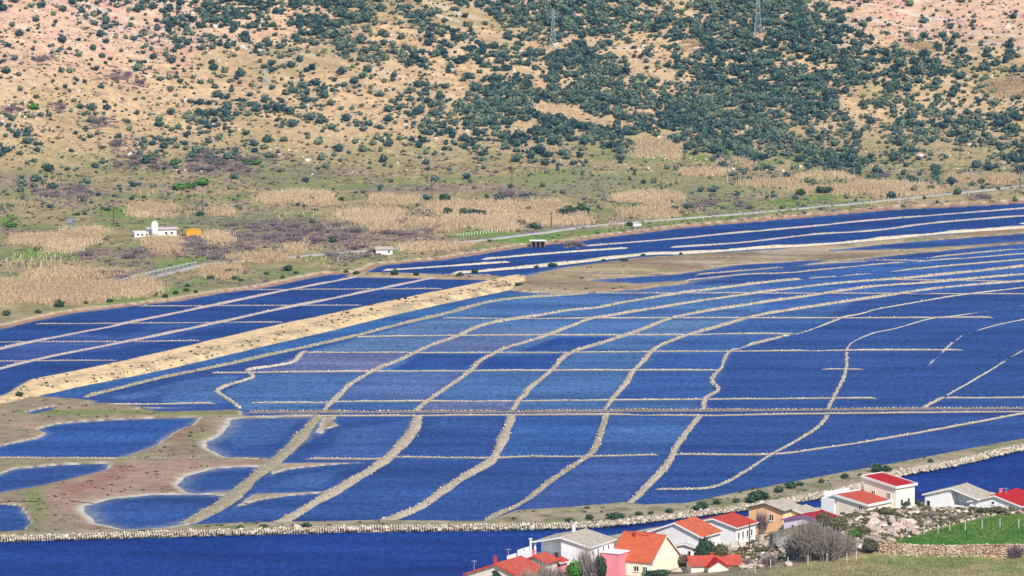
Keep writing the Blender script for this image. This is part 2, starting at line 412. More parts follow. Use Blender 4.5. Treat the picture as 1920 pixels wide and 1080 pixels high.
def ground_all(X, Y):
    """height, colour for every vertex of the ground sheet"""
    z = np.full(X.shape, -0.7)
    zone = np.zeros(X.shape, int)
    names = ['bed', 'sand', 'mud', 'brown', 'front', 'shore', 'near']
    warp = 1.0 * fbm(X, Y, 7, 3, 51)
    mid = (Y > 880) & (Y < 1700)
    for poly, top, w, zn in LANDW:
        d = sdf(poly, X, Y, 20.0) + (warp if zn in ('mud', 'brown') else 0.4 * warp)
        zz = -0.7 + (top + 0.7) * smooth(w, -w, d)
        if zn == 'brown': zz = zz + smooth(2, -4, d) * (0.30 * fbm(X * 0.35, Y * 0.8, 9, 4, 61) - 0.03)
        if zn == 'mud': zz = zz + smooth(1, -4, d) * 0.10 * fbm(X, Y, 9, 3, 62)
        m = zz > z
        z = np.where(m, zz, z)
        zone = np.where(m & (d < w), names.index(zn), zone)
    for poly, w in PONDW:
        d = sdf(poly, X, Y, 20.0) + 0.8 * warp
        cut = -0.45 + 1.3 * smooth(-w * 0.6, w * 2.0, d)
        z = np.minimum(z, np.where(d < w * 2.0, np.maximum(cut, -0.45), 9))
    ds = np.clip(-sdf(SHORE, X, Y, 8.0) + 0.7 * warp, -8, 60)
    far = (Y > 1150) & (ds > -4)
    zl = land_height(X, Y, np.maximum(ds, -8))
    far_in = ds > -2.5
    z = np.where(far_in & (Y > 1000), np.maximum(z, zl), z)
    zone = np.where(far_in & (Y > 1000) & (zl >= z - 1e-6), 5, zone)
    nm = Y < 960
    dn = np.full(X.shape, -40.0)
    if nm.any():
        dn[nm] = -sdf(NEAR, X[nm], Y[nm], 40.0)
        fz = np.full(X.shape, -9.0); fz[nm] = fore_height(X[nm], Y[nm], dn[nm])
        m = dn > -4
        z = np.where(m, np.maximum(z, fz), z); zone = np.where(m & (fz >= z - 1e-6), 6, zone)
    # ---- colour of the soil itself
    C = lambda r, g, b: np.array(srgb(r, g, b))
    col = np.empty(X.shape + (3,)); col[:] = C(96, 88, 74)
    def put(mask, c, f=1.0):
        f = (np.asarray(mask, float) * f)[..., None]
        col[:] = col * (1 - f) + np.asarray(c) * f
    n_big = fbm(X, Y, 30, 3, 71); n_mid = fbm(X, Y, 9, 3, 72); n_sm = fbm(X, Y, 3.5, 3, 73)
    n_str = fbm(X * 0.3, Y, 10, 3, 74)
    # sand bank
    s = zone == 1
    put(s, C(234, 202, 154)); put(s, C(218, 188, 144), smooth(0.1, 0.6, n_sm + 0.4 * n_mid))
    trk = sdf(wp([(40, 722), (130, 703), (330, 660), (640, 590), (950, 523), (950, 527), (640, 599), (330, 670), (130, 712), (50, 730)]), X, Y, 20.0)
    put(s, C(186, 170, 134), smooth(0.3, 2.0, trk) * smooth(-0.1, 0.4, n_sm + 0.5 * n_mid) * 0.85)
    put(s, C(240, 210, 166), smooth(0.5, -0.5, trk) * 0.6)
    # mud
    s = zone == 2
    put(s, C(154, 138, 112)); put(s, C(174, 150, 122), smooth(-0.2, 0.5, n_mid)); put(s, C(148, 146, 100), smooth(0.2, 0.55, n_big + 0.3 * n_sm) * 0.8)
    rz = wp([(120, 905), (170, 880), (280, 866), (420, 866), (510, 866), (490, 880), (400, 890), (350, 905), (330, 930), (200, 935), (170, 950), (165, 968), (190, 985), (260, 992), (330, 988), (300, 996), (180, 995), (110, 965), (95, 935)])
    dr = sdf(rz, X, Y, 15.0)
    put(s, C(172, 144, 124), smooth(2.5, -3, dr + 1.5 * n_mid))
    for rp, rc in (([(110, 915), (165, 905), (230, 875), (250, 880), (180, 920), (130, 935)], C(150, 88, 62)),
                   ([(160, 958), (180, 975), (220, 990), (290, 992), (350, 985), (300, 996), (210, 998), (160, 985), (140, 965)], C(128, 66, 52)),
                   ([(290, 915), (335, 900), (340, 920), (430, 928), (360, 931), (280, 932)], C(120, 82, 64)),
                   ([(380, 905), (420, 873), (490, 870), (480, 882), (420, 880), (370, 892), (330, 908)], C(126, 80, 58)),
                   ([(300, 820), (345, 800), (400, 790), (380, 810), (330, 838)], C(150, 108, 84)),
                   ([(330, 835), (410, 810), (405, 850), (350, 858), (290, 856)], C(134, 122, 102))):
        put(s, rc, 0.5 * smooth(3, -3, sdf(wp(rp), X, Y, 12.0) + 2.0 * n_sm + 1.2 * n_mid))
    put(s, C(122, 140, 70), 0.7 * smooth(2, -3, sdf(wp([(30, 772), (230, 772), (460, 774), (460, 781), (230, 782), (40, 782)]), X, Y, 10.0) + 2 * n_sm))
    put(s, C(112, 140, 62), 0.75 * smooth(2, -3, sdf(wp([(40, 925), (75, 915), (80, 970), (60, 1000), (62, 960)]), X, Y, 10.0) + 2 * n_sm))
    put(s & (z < 0.30), C(186, 168, 146), smooth(0.30, 0.14, z) * 0.8)
    put(s & (z < 0.15), C(226, 220, 212), smooth(0.20, 0.04, z) * 0.6)
    put(s & (z < 0.02), C(120, 112, 104), smooth(0.02, -0.04, z))
    # brown flat
    s = zone == 3
    put(s, C(170, 146, 116)); put(s, C(144, 122, 98), smooth(0, 0.5, n_str)); put(s, C(188, 168, 132), smooth(0.1, 0.5, -n_str)); put(s, C(136, 134, 92), smooth(0.2, 0.5, n_mid) * 0.8)
    put(s, C(206, 190, 164), smooth(0.12, 0.03, np.abs(z - 0.06)) * 0.5)
    # front dike crown
    s = zone == 4
    put(s, C(172, 158, 130)); put(s, C(140, 138, 98), smooth(-0.1, 0.4, n_sm + 0.5 * n_mid)); put(s & (z < 0.3), C(190, 178, 158), smooth(0.3, 0.1, z))
    # shore plain and hill
    s = zone == 5
    h = Y - toe(X)
    put(s, C(168, 150, 112)); put(s, C(146, 140, 96), smooth(-0.15, 0.35, n_mid + 0.4 * n_big)); put(s, C(150, 128, 116), smooth(0.05, 0.45, fbm(X * 0.4, Y, 22, 3, 175)) * 0.75); put(s, C(124, 142, 82), smooth(0.12, 0.45, fbm(X * 0.35, Y, 18, 3, 176)) * 0.7); put(s, C(190, 166, 124), smooth(0.1, 0.5, n_sm - 0.3 * n_big) * 0.8)
    for gp, gc in (([(0, 483), (80, 475), (160, 482), (165, 495), (60, 500), (0, 502)], C(112, 146, 66)), ([(165, 405), (230, 400), (285, 404), (280, 420), (200, 422)], C(116, 144, 66)),
                   ([(170, 560), (300, 545), (390, 525), (420, 530), (330, 556), (230, 570), (150, 572)], C(120, 142, 74)), ([(560, 490), (690, 478), (760, 474), (700, 490), (600, 500)], C(118, 140, 72)),
                   ([(850, 452), (880, 438), (980, 434), (960, 446)], C(110, 150, 60)), ([(930, 458), (1010, 443), (1090, 430), (1060, 444), (1000, 462)], C(106, 150, 58)),
                   ([(1060, 445), (1280, 412), (1480, 394), (1640, 381), (1640, 388), (1480, 403), (1280, 421), (1110, 444)], C(110, 148, 62)), ([(1280, 402), (1380, 390), (1600, 372), (1560, 384), (1400, 396)], C(110, 146, 62)),
                   ([(980, 345), (1100, 335), (1110, 352), (1000, 360)], C(136, 150, 84)), ([(280, 510), (330, 497), (410, 490), (400, 497), (310, 515)], C(116, 150, 64)), ([(0, 420), (20, 415), (25, 430), (0, 436)], C(100, 140, 60)),
                   ([(460, 330), (640, 345), (650, 372), (520, 372), (430, 350)], C(142, 142, 96)), ([(900, 350), (1250, 340), (1480, 372), (1300, 392), (1000, 372)], C(146, 146, 102))):
        put(s, gc, 0.85 * smooth(4, -4, sdf(wp(gp), X, Y, 15.0) + 4 * n_sm + 3 * n_mid))
    hs = smooth(0, 45, h)
    put(s, C(206, 176, 136), hs); put(s, C(188, 162, 122), hs * smooth(0, 0.4, n_mid)); put(s, C(168, 150, 106), hs * smooth(0.1, 0.45, n_big + 0.3 * n_sm) * 0.75)
    lft = smooth(-40, -150, X) * smooth(70, 130, h); rgt = smooth(120, 160, X + (Y - 1700) * 0.2) * smooth(90, 140, h)
    put(s, C(216, 180, 154), np.clip(lft + rgt, 0, 1) * 0.85)
    put(s, C(222, 172, 148), np.clip(lft + rgt + 0.25 * hs, 0, 1) * smooth(0.15, 0.5, n_mid + 0.3 * n_sm) * 0.8)
    q = (Y * 0.8 + X * 0.28 + 3 * fbm(X, Y, 30, 2, 31)) / 9.0; saw = q - np.floor(q)
    put(s, C(208, 194, 178), smooth(60, 120, h) * smooth(0.30, 0.12, saw) * smooth(0.0, 0.4, fbm(X, Y, 25, 3, 43)) * 0.9)
    put(s, C(150, 118, 104), hs * smooth(0.42, 0.62, fbm(X, Y, 5, 3, 44)) * 0.6)
    put(s & (ds < 2.2), C(214, 190, 160), smooth(2.4, 1.2, ds)); put(s & (ds < 0.9), C(150, 110, 92), smooth(0.9, 0.3, ds) * 0.8)
    # foreground knoll
    s = zone == 6
    put(s, C(150, 138, 108)); put(s, C(176, 158, 132), smooth(-0.1, 0.4, n_sm)); put(s, C(116, 120, 70), smooth(0.1, 0.45, n_mid) * 0.8)
    fld = P(np.array([1655, 1720, 1745, 1840, 1860, 2080, 2080, 1800, 1660.]), np.array([1016, 1003, 996, 978, 970, 962, 1022, 1022, 1020.]), 9.6)[:, :2]
    df = sdf(fld, X, Y, 15.0)
    put(s, C(72, 128, 44), smooth(1.2, -1.2, df + 1.5 * n_sm)); put(s, C(120, 140, 70), smooth(1, -1, df) * smooth(0.25, 0.55, n_sm) * 0.7)
    low = P(np.array([1380, 1480, 1640, 1760, 2080, 2080, 1380.]), np.array([1074, 1056, 1046, 1046, 1046, 1140, 1140.]), 7.6)[:, :2]
    dl = sdf(low, X, Y, 15.0)
    put(s, C(166, 154, 112), smooth(1.5, -1.5, dl + 1.2 * n_sm)); put(s, C(112, 136, 66), smooth(1.5, -1.5, dl) * smooth(0.15, 0.5, n_mid + 0.4 * n_sm) * 0.8)
    put(s, C(186, 160, 120), smooth(1.5, -1.5, dl) * smooth(0.2, 0.5, n_sm - 0.3 * n_mid) * 0.7)
    put(s & (z < 0.6), C(198, 186, 166), smooth(0.6, 0.2, z))
    return z, col

def Ypy(py):
    return P(960, py, 0.0)[1]
rows = np.concatenate([[300, 500, 650, 730, 760], np.arange(775, 930, 0.7), np.array([Ypy(p) for p in np.arange(945, 330, -2.0)])])
rows = np.concatenate([rows, np.arange(rows[-1] + 0.9, 1835, 0.9), np.arange(1845, 2000, 12), np.array([2050, 2150, 2300, 2600, 3000])])
cols = np.concatenate([[-9000, -5000, -3000, -1800, -1100, -700, -450], np.arange(-300, 2221, 5.5), [2380, 2650, 3050, 3700, 5000, 7000, 11000]])
GX = (cols[None, :] - 960) / FPX * (rows[:, None] + 15.0); GY = np.repeat(rows[:, None], len(cols), 1)
GZ, GC = ground_all(GX, GY)

def grid_faces(nr, nc):
    i = np.arange(nr * nc).reshape(nr, nc)
    return np.stack([i[:-1, :-1], i[:-1, 1:], i[1:, 1:], i[1:, :-1]], -1).reshape(-1, 4)
ground = mesh_obj("ground", np.stack([GX, GY, GZ], -1).reshape(-1, 3), grid_faces(*GX.shape), M['ground'], attrs={"col": GC.reshape(-1, 3)}, smooth_shade=True)
tag(ground, kind="structure")

def gz(X, Y):
    """height of the built ground sheet at X, Y (bilinear in the sheet's own grid)"""
    X = np.atleast_1d(np.asarray(X, float)); Y = np.atleast_1d(np.asarray(Y, float))
    r = np.clip(np.searchsorted(rows, Y) - 1, 0, len(rows) - 2)
    fr = np.clip((Y - rows[r]) / (rows[r + 1] - rows[r]), 0, 1)
    c = X / (Y + 15.0) * FPX + 960
    k = np.clip(np.searchsorted(cols, c) - 1, 0, len(cols) - 2)
    fc = np.clip((c - cols[k]) / (cols[k + 1] - cols[k]), 0, 1)
    return (GZ[r, k] * (1 - fc) + GZ[r, k + 1] * fc) * (1 - fr) + (GZ[r + 1, k] * (1 - fc) + GZ[r + 1, k + 1] * fc) * fr

def on_ground(px, py, y0=770.0, y1=2000.0, step=1.5):
    """where the sight line through (px, py) first meets the ground sheet; arrays in, (n,3) out"""
    px = np.atleast_1d(np.asarray(px, float)); py = np.atleast_1d(np.asarray(py, float))
    dx = px - 960.0; v = -(py - 540.0); dy = CP * FPX + SP * v; dz = -SP * FPX + CP * v
    ys = np.arange(y0, y1, step)
    best = np.full(px.shape, np.nan)
    for yy in ys:
        t = yy / dy
        hit = np.isnan(best) & (HC + dz * t <= np.maximum(gz(dx * t, np.full_like(t, yy)), 0.0))
        best[hit] = yy
        if not np.isnan(best).any(): break
    best = np.where(np.isnan(best), y1, best)
    t = best / dy; X = dx * t
    return np.stack([X, best, np.maximum(gz(X, best), 0.0)], -1)

# ------------------------------------------------------------------ water
wrows = np.array([Ypy(p) for p in np.arange(1260, 340, -2.5)])
wcols = np.concatenate([[-3000, -1500, -700], np.arange(-300, 2221, 5.0), [2600, 3400, 5000]])
WX = (wcols[None, :] - 960) / FPX * (wrows[:, None] + 15.0); WY = np.repeat(wrows[:, None], len(wcols), 1)
DEEP = np.array([0.024, 0.070, 0.238])
WCOL = np.empty(WX.shape + (3,)); WCOL[:] = DEEP
PALE, MIDB, PURP, DARK = np.array([0.105, 0.185, 0.340]), np.array([0.062, 0.145, 0.325]), np.array([0.130, 0.155, 0.290]), np.array([0.012, 0.055, 0.235])
PANS = [  # polygon px, colour of the shallow brine, strength
    ([(450, 768), (575, 660), (800, 600), (920, 552), (1430, 528), (1650, 538), (1500, 622), (1370, 660), (1322, 768)], MIDB, 0.7),
    ([(615, 850), (640, 805), (690, 800), (720, 815), (690, 850)], MIDB, 0.5), ([(800, 800), (830, 785), (935, 785), (930, 800)], MIDB, 0.35), ([(960, 812), (975, 803), (1010, 806), (1000, 815)], PALE, 0.9),
    ([(1150, 808), (1160, 803), (1185, 805), (1180, 810)], PALE, 0.8), ([(420, 780), (480, 790), (560, 788), (520, 830), (440, 840)], MIDB, 0.4), ([(500, 915), (560, 890), (640, 880), (600, 915)], MIDB, 0.45),
    ([(210, 745), (260, 735), (330, 718), (300, 740), (230, 750)], PALE, 0.45), ([(0, 820), (150, 812), (300, 800), (240, 830), (0, 845)], MIDB, 0.4),
    ([(800, 600), (920, 552), (1280, 540), (1430, 528), (1430, 592), (1280, 632), (1000, 660), (575, 662), (700, 625)], MIDB, 0.8),
    ([(700, 628), (815, 600), (960, 600), (905, 612), (867, 630)], PALE, 0.8), ([(600, 660), (690, 634), (860, 632), (790, 658)], PALE, 1.0),
    ([(480, 697), (572, 664), (770, 664), (700, 696)], PURP, 0.9), ([(850, 630), (910, 612), (1065, 612), (1015, 630)], PALE, 0.8), ([(800, 655), (856, 633), (1010, 633), (945, 657)], PURP, 0.7),
    ([(975, 658), (1045, 632), (1160, 632), (1090, 658)], DARK, 0.9), ([(735, 694), (790, 664), (910, 664), (870, 694)], DARK, 0.9), ([(890, 694), (920, 668), (1065, 664), (1035, 694)], DARK, 0.9),
    ([(1045, 692), (1085, 662), (1215, 662), (1190, 692)], MIDB, 0.9), ([(1100, 650), (1190, 630), (1270, 632), (1235, 656)], MIDB, 1.0), ([(1190, 625), (1270, 600), (1400, 600), (1330, 618), (1260, 630)], PALE, 0.7),
    ([(420, 735), (480, 702), (640, 702), (685, 702), (640, 735), (610, 768), (455, 768)], MIDB, 0.9), ([(640, 748), (700, 700), (865, 700), (800, 750)], np.array([0.035, 0.07, 0.175]), 0.8),
    ([(825, 748), (880, 700), (1025, 700), (975, 748)], MIDB, 0.8), ([(990, 748), (1040, 700), (1180, 700), (1150, 748)], MIDB, 0.9), ([(790, 770), (810, 754), (965, 754), (958, 770)], PURP, 0.7),
    ([(1160, 748), (1195, 697), (1345, 697), (1320, 748)], np.array([0.012, 0.045, 0.16]), 0.9), ([(300, 757), (330, 715), (430, 702), (455, 705), (410, 735), (425, 757)], MIDB, 1.0),
    ([(1205, 692), (1235, 662), (1360, 662), (1350, 692)], np.array([0.012, 0.046, 0.16]), 0.9), ([(1245, 655), (1410, 600), (1570, 598), (1480, 625), (1370, 656)], np.array([0.014, 0.05, 0.165]), 0.8),
    ([(985, 945), (1110, 858), (1255, 856), (1200, 910), (1165, 948), (1000, 962)], np.array([0.018, 0.046, 0.148]), 0.7), ([(940, 855), (965, 782), (1130, 782), (1110, 855)], np.array([0.012, 0.05, 0.16]), 0.8),
    ([(1120, 852), (1140, 782), (1300, 782), (1265, 850)], np.array([0.02, 0.065, 0.18]), 0.7), ([(580, 855), (690, 800), (775, 785), (765, 815), (720, 855)], np.array([0.02, 0.06, 0.18]), 0.6),
    ([(80, 741), (157, 724), (480, 655), (700, 600), (890, 560), (960, 545), (950, 556), (830, 590), (640, 635), (300, 708), (150, 741)], np.array([0.012, 0.06, 0.17]), 0.8),
    ([(0, 652), (140, 625), (300, 640), (240, 652), (90, 668), (0, 688)], np.array([0.022, 0.05, 0.16]), 0.6), ([(210, 640), (290, 607), (440, 606), (300, 638)], np.array([0.014, 0.045, 0.155]), 0.7),
    ([(1430, 590), (1540, 570), (1920, 528), (1920, 460), (1700, 485), (1430, 527)], np.array([0.014, 0.055, 0.18]), 0.8),
    ([(-300, 790), (80, 800), (360, 785), (200, 860), (-300, 860)], np.array([0.008, 0.04, 0.15]), 0.8),
]
wn1 = fbm(WX, WY, 16, 3, 91)
CH = wp([(-900, 1060), (-300, 1020), (0, 1012), (640, 994), (1120, 984), (1280, 966), (1480, 940), (1690, 886), (1920, 838), (2300, 760), (2300, 1240), (-900, 1240)])
k = smooth(1.0, -1.0, sdf(CH, WX, WY, 10.0))[..., None]
WCOL[:] = WCOL * (1 - k) + np.array([0.008, 0.038, 0.205]) * k
UP = wp([(-300, 680), (0, 615), (400, 550), (610, 514), (690, 502), (1280, 426), (1920, 380), (2300, 352), (2300, 392), (1920, 427), (1280, 477), (950, 521), (480, 621), (0, 747), (-300, 790)])
k = smooth(1.0, -1.0, sdf(UP, WX, WY, 10.0))[..., None] * 0.8
WCOL[:] = WCOL * (1 - k) + np.array([0.011, 0.050, 0.205]) * k
for pp, c, f in PANS:
    c = c if any(c is q for q in (PALE, MIDB, PURP, DARK)) else c * np.array([2.6, 2.0, 1.85])
    d = sdf(wp(pp), WX, WY, 10.0)
    k = (min(1.0, f * 1.15) * smooth(1.2, -1.2, d) * np.clip(0.9 + 0.5 * wn1, 0, 1))[..., None]
    WCOL[:] = WCOL * (1 - k) + c * k
# brine clears over the pale crust where the bed comes up
wbed = gz(WX.ravel(), WY.ravel()).reshape(WX.shape)
k = (smooth(-0.40, 0.02, wbed) * 0.8)[..., None]
WCOL[:] = WCOL * (1 - k) + np.array([0.16, 0.20, 0.27]) * k
water = mesh_obj("water", np.stack([WX, WY, np.zeros_like(WX)], -1).reshape(-1, 3), grid_faces(*WX.shape), M['water'], attrs={"col": WCOL.reshape(-1, 3)}, smooth_shade=True)
tag(water, kind="structure")

# ------------------------------------------------------------------ stones
_CUBE_V = np.array([(-1, -1, -1), (1, -1, -1), (1, 1, -1), (-1, 1, -1), (-1, -1, 1), (1, -1, 1), (1, 1, 1), (-1, 1, 1)], float) * 0.5
_CUBE_F = np.array([(0, 2, 1), (0, 3, 2), (4, 5, 6), (4, 6, 7), (0, 1, 5), (0, 5, 4), (1, 2, 6), (1, 6, 5), (2, 3, 7), (2, 7, 6), (3, 0, 4), (3, 4, 7)])

def rand_rot(n, rng, tilt=1.0):
    a = rng.uniform(0, 2 * np.pi, n); b = rng.normal(0, 0.5 * tilt, n); c = rng.normal(0, 0.5 * tilt, n)
    ca, sa, cb, sb, cc, sc = np.cos(a), np.sin(a), np.cos(b), np.sin(b), np.cos(c), np.sin(c)
    R = np.empty((n, 3, 3))
    R[:, 0, 0] = ca * cb; R[:, 0, 1] = ca * sb * sc - sa * cc; R[:, 0, 2] = ca * sb * cc + sa * sc
    R[:, 1, 0] = sa * cb; R[:, 1, 1] = sa * sb * sc + ca * cc; R[:, 1, 2] = sa * sb * cc - ca * sc
    R[:, 2, 0] = -sb; R[:, 2, 1] = cb * sc; R[:, 2, 2] = cb * cc
    return R

def stone_cloud(c, size, rng, flat=0.7):
    n = len(c)
    v = _CUBE_V[None] * (1 + rng.uniform(-0.35, 0.25, (n, 8, 3)))
    s = size[:, None] * np.stack([rng.uniform(0.8, 1.4, n), rng.uniform(0.7, 1.1, n), rng.uniform(0.5, 1.0, n) * flat / 0.7], -1)
    v = v * s[:, None, :]
    v = np.einsum('nij,nkj->nki', rand_rot(n, rng, 0.7), v) + c[:, None, :]
    f = (_CUBE_F[None] + (np.arange(n) * 8)[:, None, None]).reshape(-1, 3)
    return v.reshape(-1, 3), f, np.repeat(rng.uniform(0, 1, n), 8)

def resample(pts, step):
    p = np.asarray(pts, float)
    # Catmull-Rom through the traced points, then even steps
    q = []
    for i in range(len(p) - 1):
        p0 = p[max(i - 1, 0)]; p1 = p[i]; p2 = p[i + 1]; p3 = p[min(i + 2, len(p) - 1)]
        m = max(2, int(np.hypot(*(p2 - p1)) / 1.0))
        t = np.linspace(0, 1, m, endpoint=False)[:, None]
        q.append(0.5 * ((2 * p1) + (-p0 + p2) * t + (2 * p0 - 5 * p1 + 4 * p2 - p3) * t ** 2 + (-p0 + 3 * p1 - 3 * p2 + p3) * t ** 3))
    q = np.vstack(q + [p[-1:]])
    d = np.concatenate([[0], np.cumsum(np.hypot(*np.diff(q, axis=0).T))])
    s = np.arange(0, d[-1], step)
    return np.stack([np.interp(s, d, q[:, 0]), np.interp(s, d, q[:, 1])], -1)

def dike(name, label, path, w, h, body, spm, ssize, group, cat="dike", wander=0.35, seed=1, low=0.0, stone=None, flank=1.0, z0=None):
    """An earth bank (part) faced with loose stones (part). low: share of its length that has slumped under the water."""
    rng = np.random.default_rng(seed)
    kw_, kh_ = {'stone_dike': (0.52, 0.62), 'earth_dike': (0.85, 0.7) if 'broad' in label else (0.5, 0.62), 'cross_wall': (0.75, 0.72), 'pan_dike': (0.7, 0.75), 'ruined_wall': (0.75, 0.8)}[name]
    w *= kw_; h *= kh_
    c = resample(wp(path), 0.9)
    n = len(c)
    t = np.gradient(c, axis=0); t /= np.linalg.norm(t, axis=1)[:, None] + 1e-9
    nr = np.stack([-t[:, 1], t[:, 0]], -1)
    s = np.arange(n) * 0.9
    c = c + nr * (wander * 0.5 * fbm(s, s * 0 + seed * 3.7, 26, 2, seed))[:, None]
    ww = w * (1 + 0.6 * fbm(s, s * 0 + 50, 18, 3, seed + 1)); hh = h * (1 + 0.5 * fbm(s, s * 0 + 90, 10, 3, seed + 2))
    if low > 0:
        sl = smooth(low - 0.25, low + 0.15, 0.5 + 0.7 * fbm(s, s * 0 + 130, 14, 2, seed + 3))
        hh = hh * sl - 0.12 * (1 - sl)
    end = np.minimum(np.arange(n), np.arange(n)[::-1]); tap = smooth(-0.5, 3.0, end); hh = hh * tap - 0.4 * (1 - tap)
    base = np.full(n, -0.45) if z0 is None else np.full(n, z0 - 0.45)
    zt = (0.0 if z0 is None else z0)
    prof = [(-0.5, None), (-0.42, 0.62), (-0.22, 0.97), (0.22, 1.0), (0.42, 0.62), (0.5, None)]
    vs = []
    for k, (a, b) in enumerate(prof):
        off = ww * a * (1.0 if b is not None else 1.2) + 0.06 * w ** 0.5 * rng.normal(0, 0.4, n)
        z = base if b is None else zt + hh * b + rng.normal(0, 0.05, n) * min(1, h)
        vs.append(np.column_stack([c + nr * off[:, None], z]))
    m = len(prof)
    vv = np.stack(vs, 1).reshape(-1, 3)
    o3 = np.array([c[0, 0], c[0, 1], 0.0])
    root = empty(name, o3)
    tag(root, label, cat, group, 'thing')
    spm *= 2.4; ssize *= 0.48
    bk = mesh_obj("bank", vv - o3, grid_faces(n, m)[:, ::-1], body, root, smooth_shade=False)
    if name in ('cross_wall', 'ruined_wall') or ('dotted' in label):      # shade of the lower faces painted dark below a pale crusted top
        bk.data.materials.append(M['darkbank_and_shade'])
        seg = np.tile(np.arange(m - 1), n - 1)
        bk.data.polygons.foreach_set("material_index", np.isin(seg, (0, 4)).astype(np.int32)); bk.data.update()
    ns = int(n * 0.9 * spm)
    if ns > 0:
        i = rng.integers(0, n, ns); a = rng.uniform(-0.52, 0.52, ns)
        if name in ('cross_wall', 'ruined_wall'): a = a * 0.35
        elif flank > 0: a = np.sign(a) * np.abs(a / 0.52) ** (1 / (1 + flank)) * 0.52
        prof_h = np.interp(np.abs(a), [0.22, 0.42, 0.55], [1.0, 0.6, 0.0])
        cc = np.column_stack([c[i] + nr[i] * (ww[i] * a)[:, None] + rng.normal(0, 0.05 + 0.06 * w, (ns, 2)), zt + hh[i] * prof_h + ssize * 0.12])
        sz = ssize * rng.lognormal(0, 0.35, ns)
        keep = cc[:, 2] > -0.05
        cc, sz = cc[keep], sz[keep]
        if len(cc):
            v, f, var = stone_cloud(cc - o3, sz, rng)
            st = mesh_obj("stones", v, f, stone or M['stone'], root, attrs={"var": var}); st["kind"] = "stuff"
    return root

LW = "stone walls between the salt pans"
e, g_, dk_ = plain('grey_tan_dike_earth', srgb(180, 166, 144), 0.95, 0.25, 0.9, 0.1, 0.08), M['grassbank'], M['darkbank_and_shade']
M['paleearth'] = plain("pale_crusted_earth", srgb(198, 186, 164), 0.95, 0.22, 0.9, 0.1, 0.08)
M['pinkearth'] = plain("pink_salt_crusted_boards", srgb(182, 166, 156), 0.95, 0.22, 0.9, 0.06, 0.08)
pe, pk = M['paleearth'], M['pinkearth']
W1 = [(157, 746), (230, 727), (300, 710), (427, 684), (533, 660), (640, 637), (700, 622), (773, 603), (800, 597), (850, 585), (917, 567), (970, 560), (1040, 555), (1110, 550)]
WZ = [(578, 659), (567, 663), (547, 680), (505, 688), (463, 696), (473, 708), (430, 722), (408, 735), (430, 752), (453, 768)]
W2 = [(607, 770), (640, 738), (660, 720), (700, 697), (750, 676), (800, 652), (853, 633), (907, 610), (977, 597), (1013, 592), (1063, 583), (1123, 577), (1173, 567), (1280, 550), (1343, 542), (1420, 532), (1510, 523)]
W3 = [(780, 770), (803, 752), (840, 727), (877, 701), (897, 680), (920, 667), (950, 653), (1017, 632), (1070, 612), (1110, 598), (1147, 592), (1240, 577), (1280, 570), (1367, 557), (1510, 538), (1613, 528), (1703, 522), (1840, 508), (1940, 498)]
W4 = [(960, 770), (973, 752), (987, 740), (993, 730), (1033, 697), (1053, 674), (1077, 660), (1120, 647), (1187, 625), (1213, 615), (1250, 600), (1280, 592), (1350, 580), (1437, 567), (1507, 557), (1567, 548), (1647, 537), (1747, 530), (1827, 523), (1940, 513)]
W5 = [(1133, 769), (1150, 747), (1173, 720), (1187, 697), (1207, 677), (1230, 653), (1280, 632), (1333, 617), (1400, 597), (1433, 590), (1497, 580), (1580, 567), (1663, 555), (1713, 547), (1797, 537), (1940, 526)]
W6 = [(1320, 769), (1323, 748), (1347, 732), (1337, 718), (1338, 707), (1352, 690), (1357, 677), (1367, 662), (1383, 655), (1423, 643), (1483, 628)]
W6b = [(1483, 628), (1507, 623), (1567, 601), (1580, 595), (1617, 588), (1643, 580), (1683, 573), (1740, 563), (1813, 552), (1940, 537)]
W7 = [(1553, 768), (1557, 757), (1570, 733), (1583, 707), (1587, 690), (1587, 660)]
W7b = [(1587, 660), (1597, 643), (1637, 625), (1680, 616), (1743, 598), (1793, 592), (1887, 578), (1960, 566)]
W8 = [(1733, 693), (1763, 663), (1800, 633), (1823, 623), (1880, 607), (1960, 592)]
W9 = [(1727, 767), (1750, 756), (1773, 743)]
W9b = [(1773, 743), (1800, 727), (1847, 700), (1862, 691), (1913, 660), (1960, 640)]
n_ = 0
